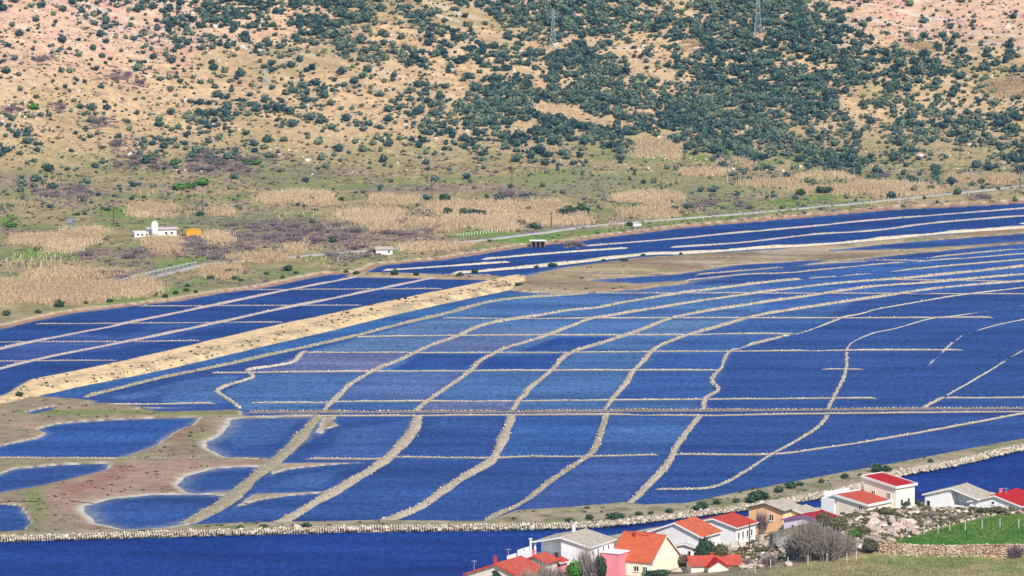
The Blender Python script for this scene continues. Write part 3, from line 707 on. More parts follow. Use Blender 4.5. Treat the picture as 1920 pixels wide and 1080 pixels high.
for label, path, w, h, body, spm, ss, low in [
    ("grassy stone bank alongside the channel below the sandy road bank", W1, 2.4, 0.75, g_, 3.0, 0.34, 0),
    ("zigzag stone wall closing the end of the pans above the mud flats", WZ, 1.9, 0.75, pe, 3.0, 0.32, 0),
    ("long stone wall curving up from the bank, next to the zigzag wall", W2, 1.9, 0.75, e, 3.4, 0.34, 0),
    ("long stone wall curving up from the bank, second beyond the zigzag wall", W3, 2.0, 0.75, e, 3.4, 0.34, 0),
    ("long stone wall curving up from the bank, third beyond the zigzag wall", W4, 1.9, 0.75, e, 3.4, 0.34, 0),
    ("long stone wall curving up from the bank, fourth beyond the zigzag wall", W5, 1.9, 0.7, e, 3.2, 0.34, 0),
    ("short crooked stone wall of rubble with two kinks above the bank", W6, 1.4, 0.6, e, 3.0, 0.36, 0.15),
    ("half sunken wall that carries the crooked rubble wall on to the far corner", W6b, 1.1, 0.3, pe, 2.0, 0.3, 0.3),
    ("rubble wall standing alone in the open brine above the bank", W7, 1.1, 0.5, e, 3.0, 0.34, 0.2),
    ("nearly drowned wall trace beyond the lone rubble wall", W7b, 0.9, 0.22, pe, 1.0, 0.25, 0.48),
    ("drowned wall trace slanting through the open water, no crest showing", W8, 0.9, 0.2, pe, 0.9, 0.25, 0.5),
    ("stub of rubble wall ending in a stone heap near the double bank", W9, 1.2, 0.6, e, 3.5, 0.36, 0),
    ("drowned wall trace running on from the stub of rubble wall", W9b, 0.9, 0.22, pe, 1.0, 0.25, 0.48),
]:
    n_ += 1
    dike("stone_dike", label, path, w, h, body, spm, ss, LW, seed=100 + n_, low=low)

LV = "earth dikes below the long bank"
for label, path, w, h, body, spm, ss, low in [
    ("broad grassy dike between the reddish mud flats and the blue pans", [(597, 780), (567, 817), (533, 850), (513, 867), (473, 900), (427, 940), (393, 960), (347, 984)], 3.4, 0.75, g_, 2.0, 0.3, 0),
    ("earth dike first beyond the broad grassy one, below the bank", [(783, 780), (773, 810), (730, 857), (693, 883), (640, 915), (587, 947), (533, 977), (512, 986)], 2.9, 0.75, e, 2.6, 0.3, 0),
    ("earth dike second beyond the broad grassy one, below the bank", [(960, 780), (947, 813), (923, 862), (873, 893), (823, 927), (790, 950), (750, 967), (713, 981)], 2.6, 0.75, e, 2.6, 0.32, 0),
    ("earth dike ending in a green wedge on the rocky shore dike", [(1137, 778), (1130, 803), (1117, 840), (1100, 858), (1050, 890), (1023, 910), (980, 943), (930, 967), (908, 980)], 2.2, 0.7, g_, 2.8, 0.32, 0),
    ("brown rubble wall fourth beyond the broad grassy dike, below the bank", [(1312, 780), (1290, 807), (1280, 822), (1267, 840), (1250, 873), (1213, 913), (1187, 940), (1168, 952)], 1.5, 0.55, e, 3.2, 0.34, 0.1),
    ("curved rubble wall sweeping from the bank to the shore side, crossing a thin wall", [(1551, 778), (1540, 795), (1510, 817), (1447, 853), (1400, 883), (1367, 903), (1330, 916), (1280, 918), (1212, 918)], 1.2, 0.45, e, 3.0, 0.34, 0.22),
]:
    n_ += 1
    dike("earth_dike", label, path, w, h, body, spm, ss, LV, seed=100 + n_, low=low)

LC = "thin cross walls of the pans"
for label, path, w, h, body, spm, ss, low in [
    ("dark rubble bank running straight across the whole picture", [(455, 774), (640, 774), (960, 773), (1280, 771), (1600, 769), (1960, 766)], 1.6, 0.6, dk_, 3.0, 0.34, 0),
    ("low gravel ledge along the foot of the dark rubble bank", [(455, 783), (600, 781), (785, 780), (960, 779), (1140, 778), (1320, 780), (1380, 779), (1550, 776), (1960, 772)], 1.6, 0.4, e, 1.6, 0.28, 0.05),
    ("thin straight wall just above the dark rubble bank", [(460, 756), (607, 756), (640, 754), (960, 753), (1280, 750), (1553, 748), (1657, 748)], 0.6, 0.45, pe, 2.2, 0.3, 0),
    ("thin wall at the edge of the open water, level with the stub", [(1763, 747), (1840, 747), (1960, 746)], 0.6, 0.4, pe, 2.0, 0.3, 0),
    ("thin wall along the foot of the wedge-shaped pan below the sandy bank", [(120, 760), (260, 759), (417, 757)], 0.6, 0.45, pe, 2.0, 0.3, 0),
    ("thin pale cross wall through the zigzag wall's kink", [(387, 700), (457, 700), (640, 698), (960, 696), (1280, 695), (1357, 694)], 0.6, 0.45, pe, 2.2, 0.3, 0),
    ("short cross wall standing on the lone rubble wall", [(1530, 693), (1587, 693), (1633, 693)], 0.5, 0.3, pe, 1.8, 0.28, 0.1),
    ("thin cross wall from the zigzag wall's top to the open water", [(567, 662), (640, 662), (1040, 662), (1280, 660), (1587, 658), (1820, 657)], 0.6, 0.45, pe, 2.2, 0.3, 0.05),
    ("cross wall that stops at the crooked wall's drowned end", [(660, 633), (867, 630), (1280, 629), (1347, 627), (1507, 627)], 0.6, 0.45, pe, 2.0, 0.3, 0.05),
    ("cross wall starting where the grassy channel bank bends", [(820, 597), (977, 598), (1280, 597), (1567, 597), (1877, 596)], 0.55, 0.4, pe, 2.0, 0.3, 0.05),
    ("thin dark board wall furthest up among the curved walls", [(1107, 550), (1280, 550), (1600, 551), (1960, 552)], 0.45, 0.35, pe, 1.0, 0.28, 0.1),
    ("short dark board wall in the far corner of the curved pans", [(1637, 525), (1813, 527), (1960, 529)], 0.45, 0.35, pe, 1.0, 0.28, 0.1),
    ("earth cross bank between the mud ponds at the picture's edge", [(-250, 862), (0, 861), (207, 863), (300, 862), (513, 862)], 1.1, 0.65, g_, 1.4, 0.3, 0),
    ("grey cross wall from the broad grassy dike to the rubble walls", [(567, 861), (640, 862), (707, 862), (747, 858), (917, 860), (990, 857), (1097, 857), (1253, 853)], 0.9, 0.5, e, 2.2, 0.3, 0),
    ("pale wall bending up from the curved rubble wall across open water", [(1253, 853), (1280, 853), (1447, 853), (1563, 838), (1697, 817), (1847, 790), (1915, 777), (1990, 765)], 0.8, 0.45, pe, 2.4, 0.32, 0.08),
]:
    n_ += 1
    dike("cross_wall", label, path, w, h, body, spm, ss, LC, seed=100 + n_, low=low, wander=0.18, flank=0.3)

LU = "board walls of the upper pans"
for label, path, w, h, body, spm, ss, low in [
    ("pale straight dike through the upper pans, closer to the reed shore", [(-200, 705), (0, 655), (60, 642), (143, 625), (207, 613), (283, 597), (400, 573), (520, 548), (640, 525), (677, 517)], 1.7, 0.5, pk, 0.8, 0.26, 0),
    ("pale straight dike through the upper pans, closer to the sandy bank", [(-200, 745), (0, 692), (90, 670), (180, 652), (267, 635), (400, 607), (533, 578), (640, 557), (737, 537), (817, 520)], 1.7, 0.5, pk, 0.8, 0.26, 0),
    ("dotted stone row across the upper pans, third from the picture's edge", [(57, 608), (217, 607), (433, 605), (540, 605)], 0.5, 0.3, pk, 2.5, 0.3, 0),
    ("dotted stone row across the upper pans, second from the picture's edge", [(-100, 643), (0, 642), (233, 641), (390, 639)], 0.5, 0.3, pk, 2.5, 0.3, 0),
    ("dotted stone row across the upper pans, lowest beside the sandy bank's foot", [(-100, 679), (0, 678), (233, 676)], 0.5, 0.3, pk, 2.5, 0.3, 0),
    ("dotted stone row across the upper pans, fourth from the picture's edge", [(253, 575), (400, 574), (640, 573), (690, 572)], 0.5, 0.3, pk, 2.5, 0.3, 0),
    ("dotted stone row across the upper pans, nearest the lone bank bushes", [(447, 544), (633, 543), (840, 542)], 0.5, 0.3, pk, 2.5, 0.3, 0),
    ("tan earth bank carrying the bushes between upper and far pans", [(660, 515), (740, 516), (860, 517), (935, 520)], 1.6, 0.8, g_, 1.0, 0.3, 0),
    ("long tan bank edging the brown flat and the far pans", [(845, 514), (973, 503), (1040, 497), (1207, 478), (1280, 476), (1413, 467), (1580, 456), (1780, 437), (1920, 427), (2100, 410)], 3.2, 0.85, pe, 0.8, 0.3, 0),
    ("white dike in the far pans, lowest, nearest the bank bushes", [(712, 508), (830, 500), (962, 491)], 2.0, 0.5, pe, 1.2, 0.3, 0),
    ("white dike in the far pans below the small stone hut", [(900, 487), (1040, 475), (1183, 465)], 2.0, 0.5, pe, 1.2, 0.3, 0),
    ("white dike in the far pans, right under the shore road", [(1093, 462), (1280, 447), (1360, 439), (1520, 425), (1597, 417), (1750, 404), (1960, 388)], 1.8, 0.45, pk, 1.2, 0.3, 0.12),
    ("white dike in the far pans between the shore dike and tan bank", [(1250, 464), (1280, 463), (1393, 455), (1527, 440), (1647, 432), (1757, 418), (1960, 402)], 1.8, 0.45, pk, 1.2, 0.3, 0.08),
    ("stub of white dike at the far pans' outer edge", [(1905, 420), (1990, 417)], 1.6, 0.5, pe, 1.0, 0.3, 0),
]:
    n_ += 1
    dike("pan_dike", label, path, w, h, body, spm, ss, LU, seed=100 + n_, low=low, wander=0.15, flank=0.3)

LF = "broken walls by the brown flat"
for label, path, w, h, body, spm, ss, low in [
    ("broken wall skirting the brown flat, lowest of the outer four", [(1510, 523), (1633, 513), (1773, 500), (1960, 484)], 1.0, 0.4, pe, 2.2, 0.32, 0.25),
    ("broken wall skirting the brown flat, second of the outer four", [(1280, 527), (1400, 515), (1480, 512), (1640, 497), (1773, 487), (1913, 477), (1970, 472)], 1.0, 0.35, pe, 2.0, 0.32, 0.3),
    ("broken wall skirting the brown flat, third of the outer four", [(1280, 518), (1430, 505), (1540, 495), (1700, 487), (1800, 478), (1960, 462)], 0.9, 0.35, e, 2.0, 0.3, 0.32),
    ("broken wall skirting the brown flat, uppermost of the outer four", [(1290, 505), (1400, 496), (1530, 489), (1620, 488), (1745, 490)], 0.8, 0.3, e, 2.0, 0.3, 0.3),
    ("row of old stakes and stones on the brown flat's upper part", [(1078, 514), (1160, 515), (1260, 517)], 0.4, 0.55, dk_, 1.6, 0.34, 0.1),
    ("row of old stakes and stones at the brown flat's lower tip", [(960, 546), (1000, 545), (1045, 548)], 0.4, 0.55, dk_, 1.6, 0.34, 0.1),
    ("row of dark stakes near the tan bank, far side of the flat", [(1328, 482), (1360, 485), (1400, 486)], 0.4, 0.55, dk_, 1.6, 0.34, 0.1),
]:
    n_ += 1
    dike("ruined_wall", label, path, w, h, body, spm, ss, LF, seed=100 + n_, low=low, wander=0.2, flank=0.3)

# ------------------------------------------------------------------ the rock-armoured shore dike
def ico(sub):
    bm = bmesh.new(); bmesh.ops.create_icosphere(bm, subdivisions=sub, radius=1.0)
    v = np.array([x.co[:] for x in bm.verts]); f = np.array([[x.index for x in p.verts] for p in bm.faces]); bm.free()
    return v, f
ICO1, ICO2, ICO3 = ico(1), ico(2), ico(3)

def boulder_mesh(name, seed, mat, sub=2, cuts=9, rough=0.06):
    """A craggy block: a ball cut by random planes, then roughened."""
    rng = np.random.default_rng(seed)
    v, f = (ICO2 if sub == 2 else ICO3)
    v = v.copy()
    for _ in range(cuts):
        n = rng.normal(size=3); n /= np.linalg.norm(n); d = rng.uniform(0.36, 0.8)
        over = np.maximum(v @ n - d, 0); v = v - over[:, None] * n * 0.95
    v *= 1 + rng.normal(0, rough, (len(v), 1))
    v[:, 2] *= 0.8; v *= np.array([1, rng.uniform(0.65, 0.95), 1])
    me = bpy.data.meshes.new(name); me.from_pydata(v.tolist(), [], f.tolist()); me.materials.append(mat)
    a = me.attributes.new("var", 'FLOAT', 'POINT'); a.data.foreach_set("value", np.full(len(v), rng.uniform(0.2, 0.8), np.float32))
    return me
BOULDER_MESH = [boulder_mesh("boulder", 40 + k, M['boulder'], 2, 18, 0.05) for k in range(9)]
ROCK_MESH = [boulder_mesh("armour_rock", 60 + k, M['stone']) for k in range(6)]

rng = np.random.default_rng(5)
ROCKLINE = [(-280, 1026), (0, 1016), (340, 1006), (640, 998), (900, 994), (1120, 989), (1280, 972), (1400, 957), (1480, 945), (1600, 921), (1690, 892), (1780, 876), (1920, 843), (2200, 785)]
rc = resample(wp(ROCKLINE), 0.5)
rt = np.gradient(rc, axis=0); rt /= np.linalg.norm(rt, axis=1)[:, None]
rn = np.stack([-rt[:, 1], rt[:, 0]], -1)
o3 = np.array([rc[0, 0], rc[0, 1], 0.0])
armour = empty("rock_armour", o3)
tag(armour, "band of pale rock armour facing the sea channel along the pans", "rocks")
ns = 13000
i = rng.integers(0, len(rc), ns); a = rng.uniform(-1.7, 0.8, ns)
X_ = rc[i] + rn[i] * a[:, None]
zz = np.interp(a, [-3.4, -1.0, 1.5, 2.6], [-0.15, 0.75, 1.15, 0.95])
v, f, var = stone_cloud(np.column_stack([X_, zz]) - o3, rng.lognormal(math.log(0.21), 0.45, ns), rng, 0.75)
st = mesh_obj("stones", v, f, M['stone'], armour, attrs={"var": var * 0.9 + 0.1}); st["kind"] = "stuff"
for k in range(60):
    i = rng.integers(40, len(rc) - 60); a = rng.uniform(-2.0, 1.0)
    p = rc[i] + rn[i] * a
    o = bpy.data.objects.new("rock", ROCK_MESH[k % 6]); COL.objects.link(o); o.parent = armour
    o.location = (p[0] - o3[0], p[1] - o3[1], float(np.interp(a, [-3.4, -1.0, 1.5, 2.6], [-0.1, 0.75, 1.1, 0.9])))
    s = rng.uniform(0.25, 0.42); o.scale = (s, s, s * rng.uniform(0.8, 1.1)); o.rotation_euler = (rng.normal(0, 0.3), rng.normal(0, 0.3), rng.uniform(0, 6.28))

# ------------------------------------------------------------------ vegetation prototypes
def bush_arrays(seed, leaves=90, leaf=0.16, core=ICO1, squash=0.75, gap=0.0):
    """Unit shrub (radius 1, standing on z = 0): lumpy core of foliage plus leaf sprays; returns verts, tris, var."""
    rng = np.random.default_rng(seed)
    v, f = core[0].copy(), core[1]
    lob = rng.normal(size=(6, 3)); lob[:, 2] = np.abs(lob[:, 2]) * 0.8; lob /= np.linalg.norm(lob, axis=1)[:, None]
    def rad(d):
        r = 0.62 + 0.0 * d[:, 0]
        for k in range(6): r = np.maximum(r, 0.45 + 0.5 * np.clip(d @ lob[k], 0, 1) ** 3)
        return r
    d = v / np.linalg.norm(v, axis=1)[:, None]
    v = d * (rad(d) * rng.uniform(0.82, 1.05, len(d)))[:, None]
    var_c = 0.30 + 0.25 * d[:, 2] + rng.uniform(-0.15, 0.15, len(d))  # lit tops put into the foliage colour: lighter upwards
    n = leaves
    ld = rng.normal(size=(n, 3)); ld[:, 2] = np.abs(ld[:, 2]) - 0.25; ld /= np.linalg.norm(ld, axis=1)[:, None]
    lp = ld * (rad(ld) * rng.uniform(0.85, 1.18, n))[:, None]
    a = rng.normal(size=(n, 3)); a /= np.linalg.norm(a, axis=1)[:, None]
    b = np.cross(a, ld + 0.4 * rng.normal(size=(n, 3))); b /= np.linalg.norm(b, axis=1)[:, None] + 1e-9
    s = leaf * rng.uniform(0.6, 1.5, n)[:, None]
    q = np.stack([lp - a * s, lp + b * s * 0.8, lp + a * s, lp - b * s * 0.8], 1).reshape(-1, 3)
    qi = np.arange(n)[:, None] * 4 + len(v)
    tf = np.concatenate([qi + np.array([[0, 1, 2]]), qi + np.array([[0, 2, 3]])])
    var_l = np.repeat(np.clip(0.45 + 0.3 * ld[:, 2] + rng.normal(0, 0.22, n), 0, 1), 4)  # leaf sprays too are coloured lighter towards the lit top
    V_ = np.vstack([v, q]); V_[:, 2] = (V_[:, 2] + 0.55) * squash
    V_[:, 2] = np.maximum(V_[:, 2], -0.1)
    return V_, np.vstack([f, tf]), np.concatenate([np.clip(var_c, 0, 1), var_l])

def twig_arrays(seed, n=90, thick=0.022, spread=0.8, forks=2):
    """Unit leafless shrub: stems from the foot that fork outwards (three-sided tapered sticks)."""
    rng = np.random.default_rng(seed)
    segs = []
    for k in range(n):
        az = rng.uniform(0, 6.283); el = rng.uniform(0.25, 1.0) ** 0.7
        d = np.array([math.cos(az) * (1 - el) * spread * 1.6, math.sin(az) * (1 - el) * spread * 1.6, 0.35 + el]); d /= np.linalg.norm(d)
        p0 = np.array([math.cos(az), math.sin(az), 0]) * rng.uniform(0, 0.45) * spread
        ln = rng.uniform(0.4, 0.75)
        p1 = p0 + d * ln; segs.append((p0, p1, thick * 1.3, thick))
        for j in range(forks):
            d2 = d + rng.normal(0, 0.45, 3); d2 /= np.linalg.norm(d2)
            st = p0 + d * ln * rng.uniform(0.5, 1.0)
            segs.append((st, st + d2 * rng.uniform(0.25, 0.5), thick * 0.9, thick * 0.35))
    A = np.array([s[0] for s in segs]); Bq = np.array([s[1] for s in segs]); r0 = np.array([s[2] for s in segs]); r1 = np.array([s[3] for s in segs])
    d = Bq - A; d /= np.linalg.norm(d, axis=1)[:, None] + 1e-9
    u = np.cross(d, rng.normal(size=d.shape)); u /= np.linalg.norm(u, axis=1)[:, None] + 1e-9
    w = np.cross(d, u); vs = []
    for c, r in ((A, r0), (Bq, r1)):
        for k in range(3):
            an = 2 * math.pi * k / 3; vs.append(c + (u * math.cos(an) + w * math.sin(an)) * r[:, None])
    V_ = np.stack(vs, 1).reshape(-1, 3); m = len(segs)
    base = np.array([(0, 1, 4), (0, 4, 3), (1, 2, 5), (1, 5, 4), (2, 0, 3), (2, 3, 5)])
    F = (base[None] + (np.arange(m) * 6)[:, None, None]).reshape(-1, 3)
    return V_, F, np.repeat(np.clip(rng.normal(0.5, 0.22, m), 0, 1), 6)

def proto(name, arr, mat):
    o = mesh_obj(name, arr[0], arr[1], mat, attrs={"var": arr[2]})
    me = o.data; bpy.data.objects.remove(o); return me

def scatter_join(arrs, pos, sc, rng, tone=None):
    """many small plants as one mesh: returns verts, tris, var"""
    VV, FF, AA = [], [], []; base = 0
    kk = rng.integers(0, len(arrs), len(pos)); rz = rng.uniform(0, 6.283, len(pos))
    for k, (v, f, a) in enumerate(arrs):
        m = np.where(kk == k)[0]
        if not len(m): continue
        c, s = np.cos(rz[m])[:, None], np.sin(rz[m])[:, None]
        x = v[None, :, 0] * c - v[None, :, 1] * s; y = v[None, :, 0] * s + v[None, :, 1] * c
        w = np.stack([x, y, np.broadcast_to(v[None, :, 2], x.shape)], -1) * sc[m][:, None, :] + pos[m][:, None, :]
        VV.append(w.reshape(-1, 3)); n = len(v)
        FF.append((f[None] + (np.arange(len(m)) * n)[:, None, None]).reshape(-1, 3) + base); base += n * len(m)
        t = (tone[m] if tone is not None else rng.normal(0, 0.12, len(m)))[:, None]
        AA.append(np.clip(a[None] + t, 0, 1).ravel())
    return np.vstack(VV), np.vstack(FF), np.concatenate(AA)

def put(mesh, name, loc, s, rz=None, label=None, cat=None, group=None):
    o = bpy.data.objects.new(name, mesh); COL.objects.link(o)
    o.location = loc; o.scale = s if hasattr(s, '__len__') else (s, s, s); o.rotation_euler = (0, 0, random.uniform(0, 6.283) if rz is None else rz)
    return tag(o, label, cat, group)

# ------------------------------------------------------------------ evergreen scrub on the hillside
COVER = """4 4 4 6 6 7 6 7 6 6 5 6 8 8 9 7 6 9 9 5 5 3 2 3
3 4 4 5 5 6 5 8 7 5 5 5 6 8 8 6 8 9 9 8 4 4 3 3
3 4 3 4 4 4 4 5 6 6 6 7 6 7 6 6 7 8 8 8 7 7 6 5
3 3 3 4 4 4 4 4 3 3 4 6 6 8 7 5 6 8 8 8 7 6 5 6
3 3 3 3 4 6 5 6 4 5 5 7 7 8 8 8 8 8 7 7 6 5 4 4
4 4 3 4 5 5 4 5 4 5 6 8 8 8 7 8 9 9 8 6 7 7 6 7
4 4 4 4 4 4 2 4 5 5 5 7 7 8 8 6 9 8 7 7 5 5 5 5
4 4 4 4 3 4 1 2 3 3 3 3 5 6 3 2 4 6 4 6 6 4 5 5
3 3 1 1 1 1 0 1 1 1 0 1 1 1 0 1 2 4 4 4 4 3 3 3
4 2 1 1 1 1 1 0 0 0 1 0 1 1 0 1 1 1 1 1 0 0 0 0"""
CV = np.array([[int(t) for t in r.split()] for r in COVER.split("\n")], float)
def cover(px, py):
    gx = np.clip(px / 80.0 - 0.5, 0, 22.999); gy = np.clip(py / 40.0 - 0.5, 0, 8.999)
    i = gx.astype(int); j = gy.astype(int); fx = gx - i; fy = gy - j
    return (CV[j, i] * (1 - fx) + CV[j, i + 1] * fx) * (1 - fy) + (CV[j + 1, i] * (1 - fx) + CV[j + 1, i + 1] * fx) * fy

# strips of dry reed and bare rock that keep the scrub out (px outlines)
GAPS = [[(990, 196), (1050, 195), (1175, 240), (1170, 247), (1090, 235), (1000, 208)], [(1175, 262), (1215, 250), (1280, 285), (1280, 303), (1210, 295)], [(1270, 78), (1300, 75), (1322, 90), (1300, 100), (1270, 95)],
        [(1850, 145), (1920, 150), (1920, 185), (1880, 175)], [(1690, 85), (1745, 84), (1750, 100), (1700, 100)], [(1560, 5), (1700, 30), (1690, 38), (1570, 18)], [(840, 10), (915, 25), (925, 38), (870, 30)],
        [(995, 155), (1030, 155), (1030, 168), (1000, 170)], [(1410, 62), (1440, 62), (1445, 76), (1405, 76)], [(1020, 88), (1060, 88), (1060, 100), (1015, 100)]]
GAPW = [np.array(g, float) for g in GAPS]

rng = np.random.default_rng(21)
NC = 110000
cx = rng.uniform(-120, 2040, NC); cy = rng.uniform(-40, 398, NC)
cov = cover(np.clip(cx, 0, 1919), np.clip(cy, 0, 399)) / 9.0
ok = np.ones(NC, bool)
for g in GAPW: ok &= sdf(g, cx, cy, 40.0) > 0
cn = 0.5 + 0.5 * fbm(cx * 0.8 + 0.5 * cy, (cy - 0.22 * cx) * 2.3, 60, 3, 301); c2 = 0.5 + 0.5 * fbm(cx, cy * 1.6, 24, 2, 302)
cl = 0.6 * cn + 0.4 * c2
thr = 1.0 - np.clip(cov, 0, 1)
prob = np.clip((cl - (0.22 + 0.52 * thr)) * 3.2, 0, 1) * np.clip(cov * 3, 0, 1) + 0.03 + 0.10 * cov
ok &= rng.uniform(0, 1, NC) < prob * 0.52
cx, cy, cov = cx[ok], cy[ok], cov[ok]
BP = on_ground(cx, cy, 1480, 1900, 1.5)
# bush radius in metres: bigger where the scrub closes up
br = np.clip(rng.lognormal(math.log(0.80), 0.5, len(BP)) * (0.75 + 0.45 * cov), 0.3, 2.0)
# shrubs keep their distance where the slope is open and crowd where the scrub closes
cell = {}; keep_i = []
for i in np.argsort(-br * rng.uniform(0.6, 1.4, len(br))):
    x_, y_ = BP[i, 0], BP[i, 1]; kx, ky = int(x_ // 3), int(y_ // 3); tight = 1.05 - 0.97 * smooth(0.25, 0.85, cov[i]); good = True
    for a_ in (-1, 0, 1):
        for b_ in (-1, 0, 1):
            for j in cell.get((kx + a_, ky + b_), ()):
                if (x_ - BP[j, 0]) ** 2 + ((y_ - BP[j, 1]) * 0.8) ** 2 < (tight * (br[i] + br[j])) ** 2: good = False; break
            if not good: break
        if not good: break
    if good: cell.setdefault((kx, ky), []).append(i); keep_i.append(i)
keep_i = np.array(keep_i); BP, br, cx, cy, cov = BP[keep_i], br[keep_i], cx[keep_i], cy[keep_i], cov[keep_i]
bh = br * rng.uniform(1.0, 1.45, len(BP))
order = np.argsort(-br * (1 + 0.0005 * (1900 - BP[:, 1])))
# no two of the large ones in one spot
big, used = [], {}
for i in order:
    if not (-5 < cx[i] < 1925 and 3 < cy[i] < 400): continue
    kx, ky = int(BP[i, 0] // 4), int(BP[i, 1] // 4)
    if any((kx + a, ky + b) in used for a in (-1, 0, 1) for b in (-1, 0, 1)): continue
    used[(kx, ky)] = 1; big.append(i)
    if len(big) == 292: break
bigset = set(big)
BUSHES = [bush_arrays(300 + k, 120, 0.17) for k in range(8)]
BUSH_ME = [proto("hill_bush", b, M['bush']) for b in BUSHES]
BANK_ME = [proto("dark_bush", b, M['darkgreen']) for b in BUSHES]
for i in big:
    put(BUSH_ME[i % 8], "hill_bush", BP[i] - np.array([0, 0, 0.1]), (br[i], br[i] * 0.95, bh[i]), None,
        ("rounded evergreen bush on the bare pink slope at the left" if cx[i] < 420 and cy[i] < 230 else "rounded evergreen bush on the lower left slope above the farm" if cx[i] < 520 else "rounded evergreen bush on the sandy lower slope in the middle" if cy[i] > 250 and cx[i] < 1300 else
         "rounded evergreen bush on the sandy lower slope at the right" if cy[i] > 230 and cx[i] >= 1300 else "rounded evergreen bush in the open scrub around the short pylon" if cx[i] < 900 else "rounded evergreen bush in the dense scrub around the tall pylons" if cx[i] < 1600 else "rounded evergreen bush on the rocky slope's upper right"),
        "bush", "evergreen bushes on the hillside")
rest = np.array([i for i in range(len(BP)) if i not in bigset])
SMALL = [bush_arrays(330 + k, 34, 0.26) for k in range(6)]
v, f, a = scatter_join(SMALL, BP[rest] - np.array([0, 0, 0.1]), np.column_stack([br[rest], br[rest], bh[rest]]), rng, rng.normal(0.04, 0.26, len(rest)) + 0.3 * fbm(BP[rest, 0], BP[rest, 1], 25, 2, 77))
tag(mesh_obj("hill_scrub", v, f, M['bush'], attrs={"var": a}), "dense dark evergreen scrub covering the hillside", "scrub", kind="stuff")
print("scrub", len(rest), len(f))

# small dry tussocks and dwarf shrubs everywhere on the slope and plain
NT = 16000
tx = rng.uniform(-100, 2020, NT); ty = rng.uniform(-10, 500, NT)
tp = on_ground(tx, ty, 1300, 1900, 2.0)
keep = (tp[:, 2] > 0.45) & (0.5 + 0.5 * fbm(tp[:, 0], tp[:, 1], 15, 3, 311) > 0.42)
tp = tp[keep]
TUFT = [bush_arrays(350 + k, 10, 0.42) for k in range(4)]
ts = rng.lognormal(math.log(0.33), 0.4, len(tp))
v, f, a = scatter_join(TUFT, tp, np.column_stack([ts * 1.2, ts * 1.2, ts * 0.8]), rng, rng.normal(0, 0.2, len(tp)))
tag(mesh_obj("dwarf_shrubs", v, f, M['tuft'], attrs={"var": a}), "dry tussocks and dwarf shrubs scattered over plain and slope", "scrub", kind="stuff")
# loose rock on the slope
NS = 6000
sx = rng.uniform(-60, 1980, NS); sy = rng.uniform(-10, 330, NS)
sp = on_ground(sx, sy, 1480, 1900, 2.0)
keep = 0.5 + 0.5 * fbm(sp[:, 0] + sp[:, 1] * 0.3, sp[:, 1], 12, 3, 321) > 0.55
sp = sp[keep]
v, f, a = stone_cloud(sp, rng.lognormal(math.log(0.5), 0.5, len(sp)), rng)
tag(mesh_obj("scree", v, f, M['boulder'], attrs={"var": a}), "loose pale rocks strewn over the hillside", "rocks", kind="stuff")

# ------------------------------------------------------------------ reeds
REEDS = [(30, 175, 440, 460), (480, 622, 358, 386), (50, 250, 504, 522), (0, 55, 528, 556), (0, 300, 532, 572), (245, 285, 522, 545), (385, 440, 498, 522), (385, 440, 434, 458), (275, 335, 447, 474), (93, 150, 454, 474),
         (245, 335, 384, 408), (380, 440, 390, 404), (538, 565, 460, 478), (813, 1053, 378, 404), (640, 750, 394, 424), (750, 975, 408, 434), (973, 1107, 400, 421), (1157, 1275, 361, 384), (1167, 1265, 388, 411), (703, 773, 368, 384),
         (1570, 1780, 348, 368), (1493, 1590, 323, 338), (1573, 1747, 343, 358), (1350, 1407, 298, 318), (1180, 1275, 262, 302), (1282, 1320, 78, 98), (1850, 1915, 146, 184), (1693, 1747, 84, 100), (1390, 1500, 340, 352),
         (1280, 1360, 318, 330), (700, 740, 425, 436), (430, 560, 478, 492), (120, 200, 430, 440), (760, 900, 460, 472), (1480, 1560, 352, 362), (1780, 1910, 330, 345)]
rx, ry = [], []
for x0, x1, y0, y1 in REEDS:
    n = int((x1 - x0) * (y1 - y0) * 5.0) + 60
    u = rng.uniform(-1, 1, n); w = rng.uniform(-1, 1, n)
    x = (x0 + x1) / 2 + u * (x1 - x0) / 2 * 1.1; y = (y0 + y1) / 2 + w * (y1 - y0) / 2
    kp = (u * u) ** 2 + w * w + 1.5 * fbm(x, y * 3, 34, 4, 401) + rng.normal(0, 0.25, n) < 0.62
    rx.append(x[kp]); ry.append(y[kp])
x = rng.uniform(-80, 2000, 40000); y = rng.uniform(335, 560, 40000)    # thin belts between the beds
kp = fbm(x * 0.35, y * 1.6, 34, 4, 405) > 0.20
rx.append(x[kp]); ry.append(y[kp])
u = rng.uniform(0, 1, 700); rx.append(992 + u * 185); ry.append(197 + u * 47 + rng.normal(0, 4, 700))   # diagonal strip up the slope
rx = np.concatenate(rx); ry = np.concatenate(ry)
rx = rx + rng.normal(0, 7, len(rx)); ry = ry + rng.normal(0, 1.8, len(ry))
rp = on_ground(rx, ry, 1200, 1900, 2.0)
rp = rp[(rp[:, 2] > 0.55) & (sdf(SHORE, rp[:, 0], rp[:, 1], 8.0) < -6)]
n = len(rp); hgt = rng.uniform(0.4, 1.6, n); wd = rng.uniform(0.03, 0.08, n); az = rng.uniform(0, 6.283, n); lean = rng.normal(0, 0.22, (n, 2))
ca, sa = np.cos(az) * wd, np.sin(az) * wd
z0 = rp[:, 2] - 0.1
q = np.stack([np.column_stack([rp[:, 0] - ca, rp[:, 1] - sa, z0]), np.column_stack([rp[:, 0] + ca, rp[:, 1] + sa, z0]),
              np.column_stack([rp[:, 0] + ca * 1.6 + lean[:, 0], rp[:, 1] + sa * 1.6 + lean[:, 1], z0 + hgt * 0.85]), np.column_stack([rp[:, 0] + lean[:, 0] * 1.3, rp[:, 1] + lean[:, 1] * 1.3, z0 + hgt])], 1).reshape(-1, 3)
